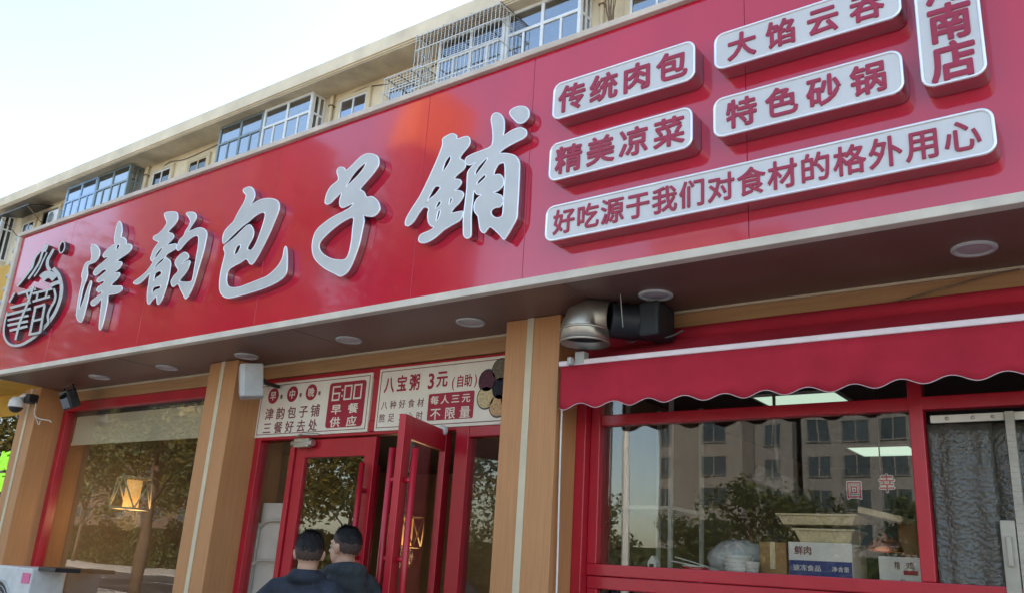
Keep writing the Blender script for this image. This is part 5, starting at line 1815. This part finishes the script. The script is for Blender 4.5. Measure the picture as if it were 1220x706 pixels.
def tree(x, y, h, r, leaf, label, seed, group, nleaf=5200, ls=0.09):
    rnd = random.Random(seed)
    root = thing('street_tree', (x, y, 0), label, 'tree', group)
    tr = MB()
    lean = Vector((rnd.uniform(-0.3, 0.3), rnd.uniform(-0.3, 0.3), 0))
    pts = [Vector((x, y, -0.1)) + lean * f + Vector((0.06 * math.sin(f * 7), 0.05 * math.cos(f * 5), h * 0.8 * f)) for f in (0, 0.15, 0.35, 0.55, 0.8, 1)]
    tr.tube(pts, [0.19, 0.15, 0.13, 0.10, 0.06, 0.02], 10)
    tips = []
    for k in range(15):
        f = 0.36 + 0.6 * k / 15
        i = min(4, int(f * 5))
        p = pts[i].lerp(pts[i + 1], f * 5 - i)
        a = k * 2.4 + rnd.uniform(-0.4, 0.4)
        ln = r * (1.15 - 0.5 * f) * rnd.uniform(0.7, 1.1)
        q = p + Vector((math.cos(a) * ln, math.sin(a) * ln, ln * rnd.uniform(0.4, 0.9)))
        mid = p.lerp(q, 0.5) + Vector((0, 0, 0.15 * ln))
        tr.tube([p, mid, q], [0.055, 0.035, 0.01], 6)
        tips += [q, mid, p.lerp(q, 0.75)]
    tips += [pts[-1], pts[-2]]
    tr.build('trunk', M['bark'], root)
    cr = MB()
    clumps = []
    for q in tips:
        clumps.append((q, r * rnd.uniform(0.22, 0.42)))
    vs, fs = [], []
    for k in range(nleaf):
        c, rr = clumps[rnd.randrange(len(clumps))]
        d = Vector((rnd.gauss(0, 1), rnd.gauss(0, 1), rnd.gauss(0, 1))).normalized() * rr * rnd.random() ** 0.45
        p = c + d
        u = Vector((rnd.gauss(0, 1), rnd.gauss(0, 1), rnd.gauss(0, 0.6))).normalized()
        w = u.cross(Vector((rnd.gauss(0, 1), rnd.gauss(0, 1), rnd.gauss(0, 1)))).normalized()
        s = ls * rnd.uniform(0.6, 1.4)
        o = len(vs)
        vs += [p - u * s, p + w * s * 0.55, p + u * s, p - w * s * 0.55]
        fs.append((o, o + 1, o + 2, o + 3))
    me = bpy.data.meshes.new('crown')
    org = origin(root)
    me.from_pydata([tuple(v - org) for v in vs], [], fs)
    link('crown', me, leaf, root)
    return root


near = [(-13.5, -8.6, 10.4, 2.7, 'leaf_gold', 'golden leaved', 'nearest the shop'), (-18.6, -8.9, 11.2, 2.9, 'leaf_gold', 'golden leaved', 'second along'), (-23.6, -8.7, 11.4, 2.9, 'leaf_green', 'green', 'third along'),
        (-29.0, -8.9, 11.0, 2.9, 'leaf_gold', 'golden leaved', 'fourth along'), (-35.0, -8.8, 11.2, 3.0, 'leaf_gold', 'golden leaved', 'farthest along')]
for i, (x, y, h, r, lf, lk, where) in enumerate(near):
    tree(x, y, h, r, M[lf], lk + ' street tree on the near pavement, ' + where, 11 + i, 'street trees on the near pavement', 9000, 0.085)
bank = [(-39, -31, 11, 3.4), (-46, -32, 12, 3.6), (-53, -31, 11.5, 3.5), (-61, -32, 12.5, 3.8), (-70, -31.5, 12, 3.8), (-80, -32, 13, 4.0), (-92, -31, 13, 4.2)]
for i, (x, y, h, r) in enumerate(bank):
    tree(x, y, h, r, M['leaf_gold' if i % 2 else 'leaf_green'], 'tall leafy tree of the far pavement row, ' + ('first', 'second', 'third', 'fourth', 'fifth', 'sixth', 'last')[i] + ' to the left', 70 + i, 'tall trees on the far pavement', 4200, 0.16)
far = [(-21.0, -29, 5.6, 1.9), (-16.8, -30, 4.6, 1.7), (-14.0, -29.5, 6.6, 2.1), (-11.4, -30, 5.8, 1.9), (-7.0, -29, 5.6, 1.9), (-26, -29.5, 6.2, 2.1), (-31, -30, 6.6, 2.2), (-3, -29.5, 6.0, 2.0)]
for i, (x, y, h, r) in enumerate(far):
    where = ('sixth from the right', 'fifth from the right', 'fourth from the right', 'third from the right', 'second from the right', 'seventh from the right', 'eighth from the right', 'rightmost')[i]
    tree(x, y, h, r, M['leaf_green'], 'small green tree on the far pavement, ' + where, 40 + i, 'trees on the far pavement', 2600, 0.11)


hd = thing('hedge', (-50, -35, 0), 'added dark green hedge behind the far pavement, there to darken the glass reflections', 'hedge')  # added to hide pale tower bases and darken the window reflections
MB().box(-125, 0, -35.6, -34.6, 0, 3.0).build('core', M['leaf_dark'], hd)
rnd = random.Random(5)
vs, fs = [], []
for k in range(26000):
    x = rnd.uniform(-125, 0)
    p = Vector((x, -34.55 + rnd.uniform(-0.12, 0.35), rnd.uniform(0, 3.1 + 0.5 * math.sin(x * 0.7) + 0.4 * math.sin(x * 1.9))))
    u = Vector((rnd.gauss(0, 1), rnd.gauss(0, 1), rnd.gauss(0, 1))).normalized() * rnd.uniform(0.12, 0.24)
    w = u.cross(Vector((rnd.gauss(0, 1), rnd.gauss(0, 1), rnd.gauss(0, 1)))).normalized() * 0.11
    o = len(vs)
    vs += [p - u, p + w, p + u, p - w]
    fs.append((o, o + 1, o + 2, o + 3))
me = bpy.data.meshes.new('foliage')
me.from_pydata([tuple(v - origin(hd)) for v in vs], [], fs)
link('foliage', me, M['leaf_green'], hd)


sl = thing('street_lamp', (-9.6, -11.4, 0), 'tall pale street lamp on the kerb, mirrored at the left of the serving window', 'street lamp')
MB().tube([(-9.6, -11.4, 0), (-9.6, -11.4, 3), (-9.6, -11.4, 8.2)], [0.10, 0.085, 0.055], 14).build('pole', M['light_grey'], sl)
MB().tube([(-9.6, -11.4, 8.1), (-9.6, -12.2, 8.5), (-9.6, -13.0, 8.6)], 0.035, 8).build('arm', M['light_grey'], sl)
MB().box(-9.75, -9.45, -13.6, -12.9, 8.54, 8.68).build('lamp_head', M['grey_plastic'], sl, bevel=0.03)
MB().lathe([(0.0, 0), (0.17, 0), (0.17, 0.5), (0.11, 0.6), (0.0, 0.6)], (-9.6, -11.4, 0), 14).build('base', M['grey_plastic'], sl)


def car(x, y, m, label):
    """saloon along the street: lofted shell, glasshouse, wheels"""
    root = thing('parked_car', (x, y, 0), label, 'car', 'cars parked along the kerb')
    secs = [(-2.2, 0.35, 0.62, 0.62), (-2.1, 0.28, 0.78, 0.80), (-1.4, 0.25, 0.90, 0.86), (-0.4, 0.24, 0.93, 0.88), (0.7, 0.24, 0.93, 0.88), (1.5, 0.25, 0.90, 0.86), (2.1, 0.30, 0.80, 0.78), (2.25, 0.38, 0.66, 0.6)]
    g = MB()
    vs = []
    for X, z0, z1, w in secs:
        vs += [(x + X, y + a, b) for a, b in ((-w, z0), (-w * 1.02, (z0 + z1) / 2), (-w * 0.93, z1), (w * 0.93, z1), (w * 1.02, (z0 + z1) / 2), (w, z0))]
    fs = [(i * 6 + k, i * 6 + (k + 1) % 6, i * 6 + 6 + (k + 1) % 6, i * 6 + 6 + k) for i in range(len(secs) - 1) for k in range(6)] + [tuple(range(6)), tuple(range(42, 48))]
    g.add(vs, fs, 0, True)
    g.build('body', m, root, bevel=0.03)
    g = MB()
    vs = []
    for z, a, b, w in ((0.88, -1.75, 1.25, 0.80), (1.40, -1.05, 0.45, 0.62)):
        vs += [(x + a, y - w, z), (x + b, y - w, z), (x + b, y + w, z), (x + a, y + w, z)]
    g.add(vs, [(0, 1, 5, 4), (1, 2, 6, 5), (2, 3, 7, 6), (3, 0, 4, 7), (0, 3, 2, 1), (4, 5, 6, 7)])
    g.build('windows', M['glass_dark'], root, bevel=0.04)
    g = MB()
    g.box(x - 1.08, x + 0.48, y - 0.64, y + 0.64, 1.395, 1.44)
    g.build('roof', m, root, bevel=0.02)
    for wx in (-1.4, 1.35):
        for wy in (-0.80, 0.80):
            g = MB().lathe([(0.0, -0.1), (0.28, -0.1), (0.32, -0.06), (0.32, 0.06), (0.28, 0.1), (0.0, 0.1)], (x + wx, y + wy, 0.31), 20, mtx=Matrix.Rotation(R_(90), 3, 'X'))
            w_ = g.build('wheel', M['black_rubber'], root)
            MB().lathe([(0.0, -0.108), (0.2, -0.108), (0.2, 0.108), (0.0, 0.108)], (x + wx, y + wy, 0.31), 16, mtx=Matrix.Rotation(R_(90), 3, 'X')).build('rim', M['steel'], w_)
    for wy in (-0.6, 0.6):
        MB().box(x - 2.235, x - 2.16, y + wy - 0.16, y + wy + 0.16, 0.6, 0.72).build('headlight', M['light_grey'], root, bevel=0.01)
        MB().box(x + 2.17, x + 2.265, y + wy - 0.14, y + wy + 0.14, 0.62, 0.74).build('tail_light', M['car_red'], root, bevel=0.01)


car(-11.0, -13.6, M['car_white'], 'white saloon parked at the kerb, mirrored low in the dining window')
car(-17.0, -13.6, M['car_dark'], 'dark saloon parked at the kerb behind the white saloon')
car(-5.2, -13.7, M['car_red'], 'red saloon parked at the kerb across from the serving window')
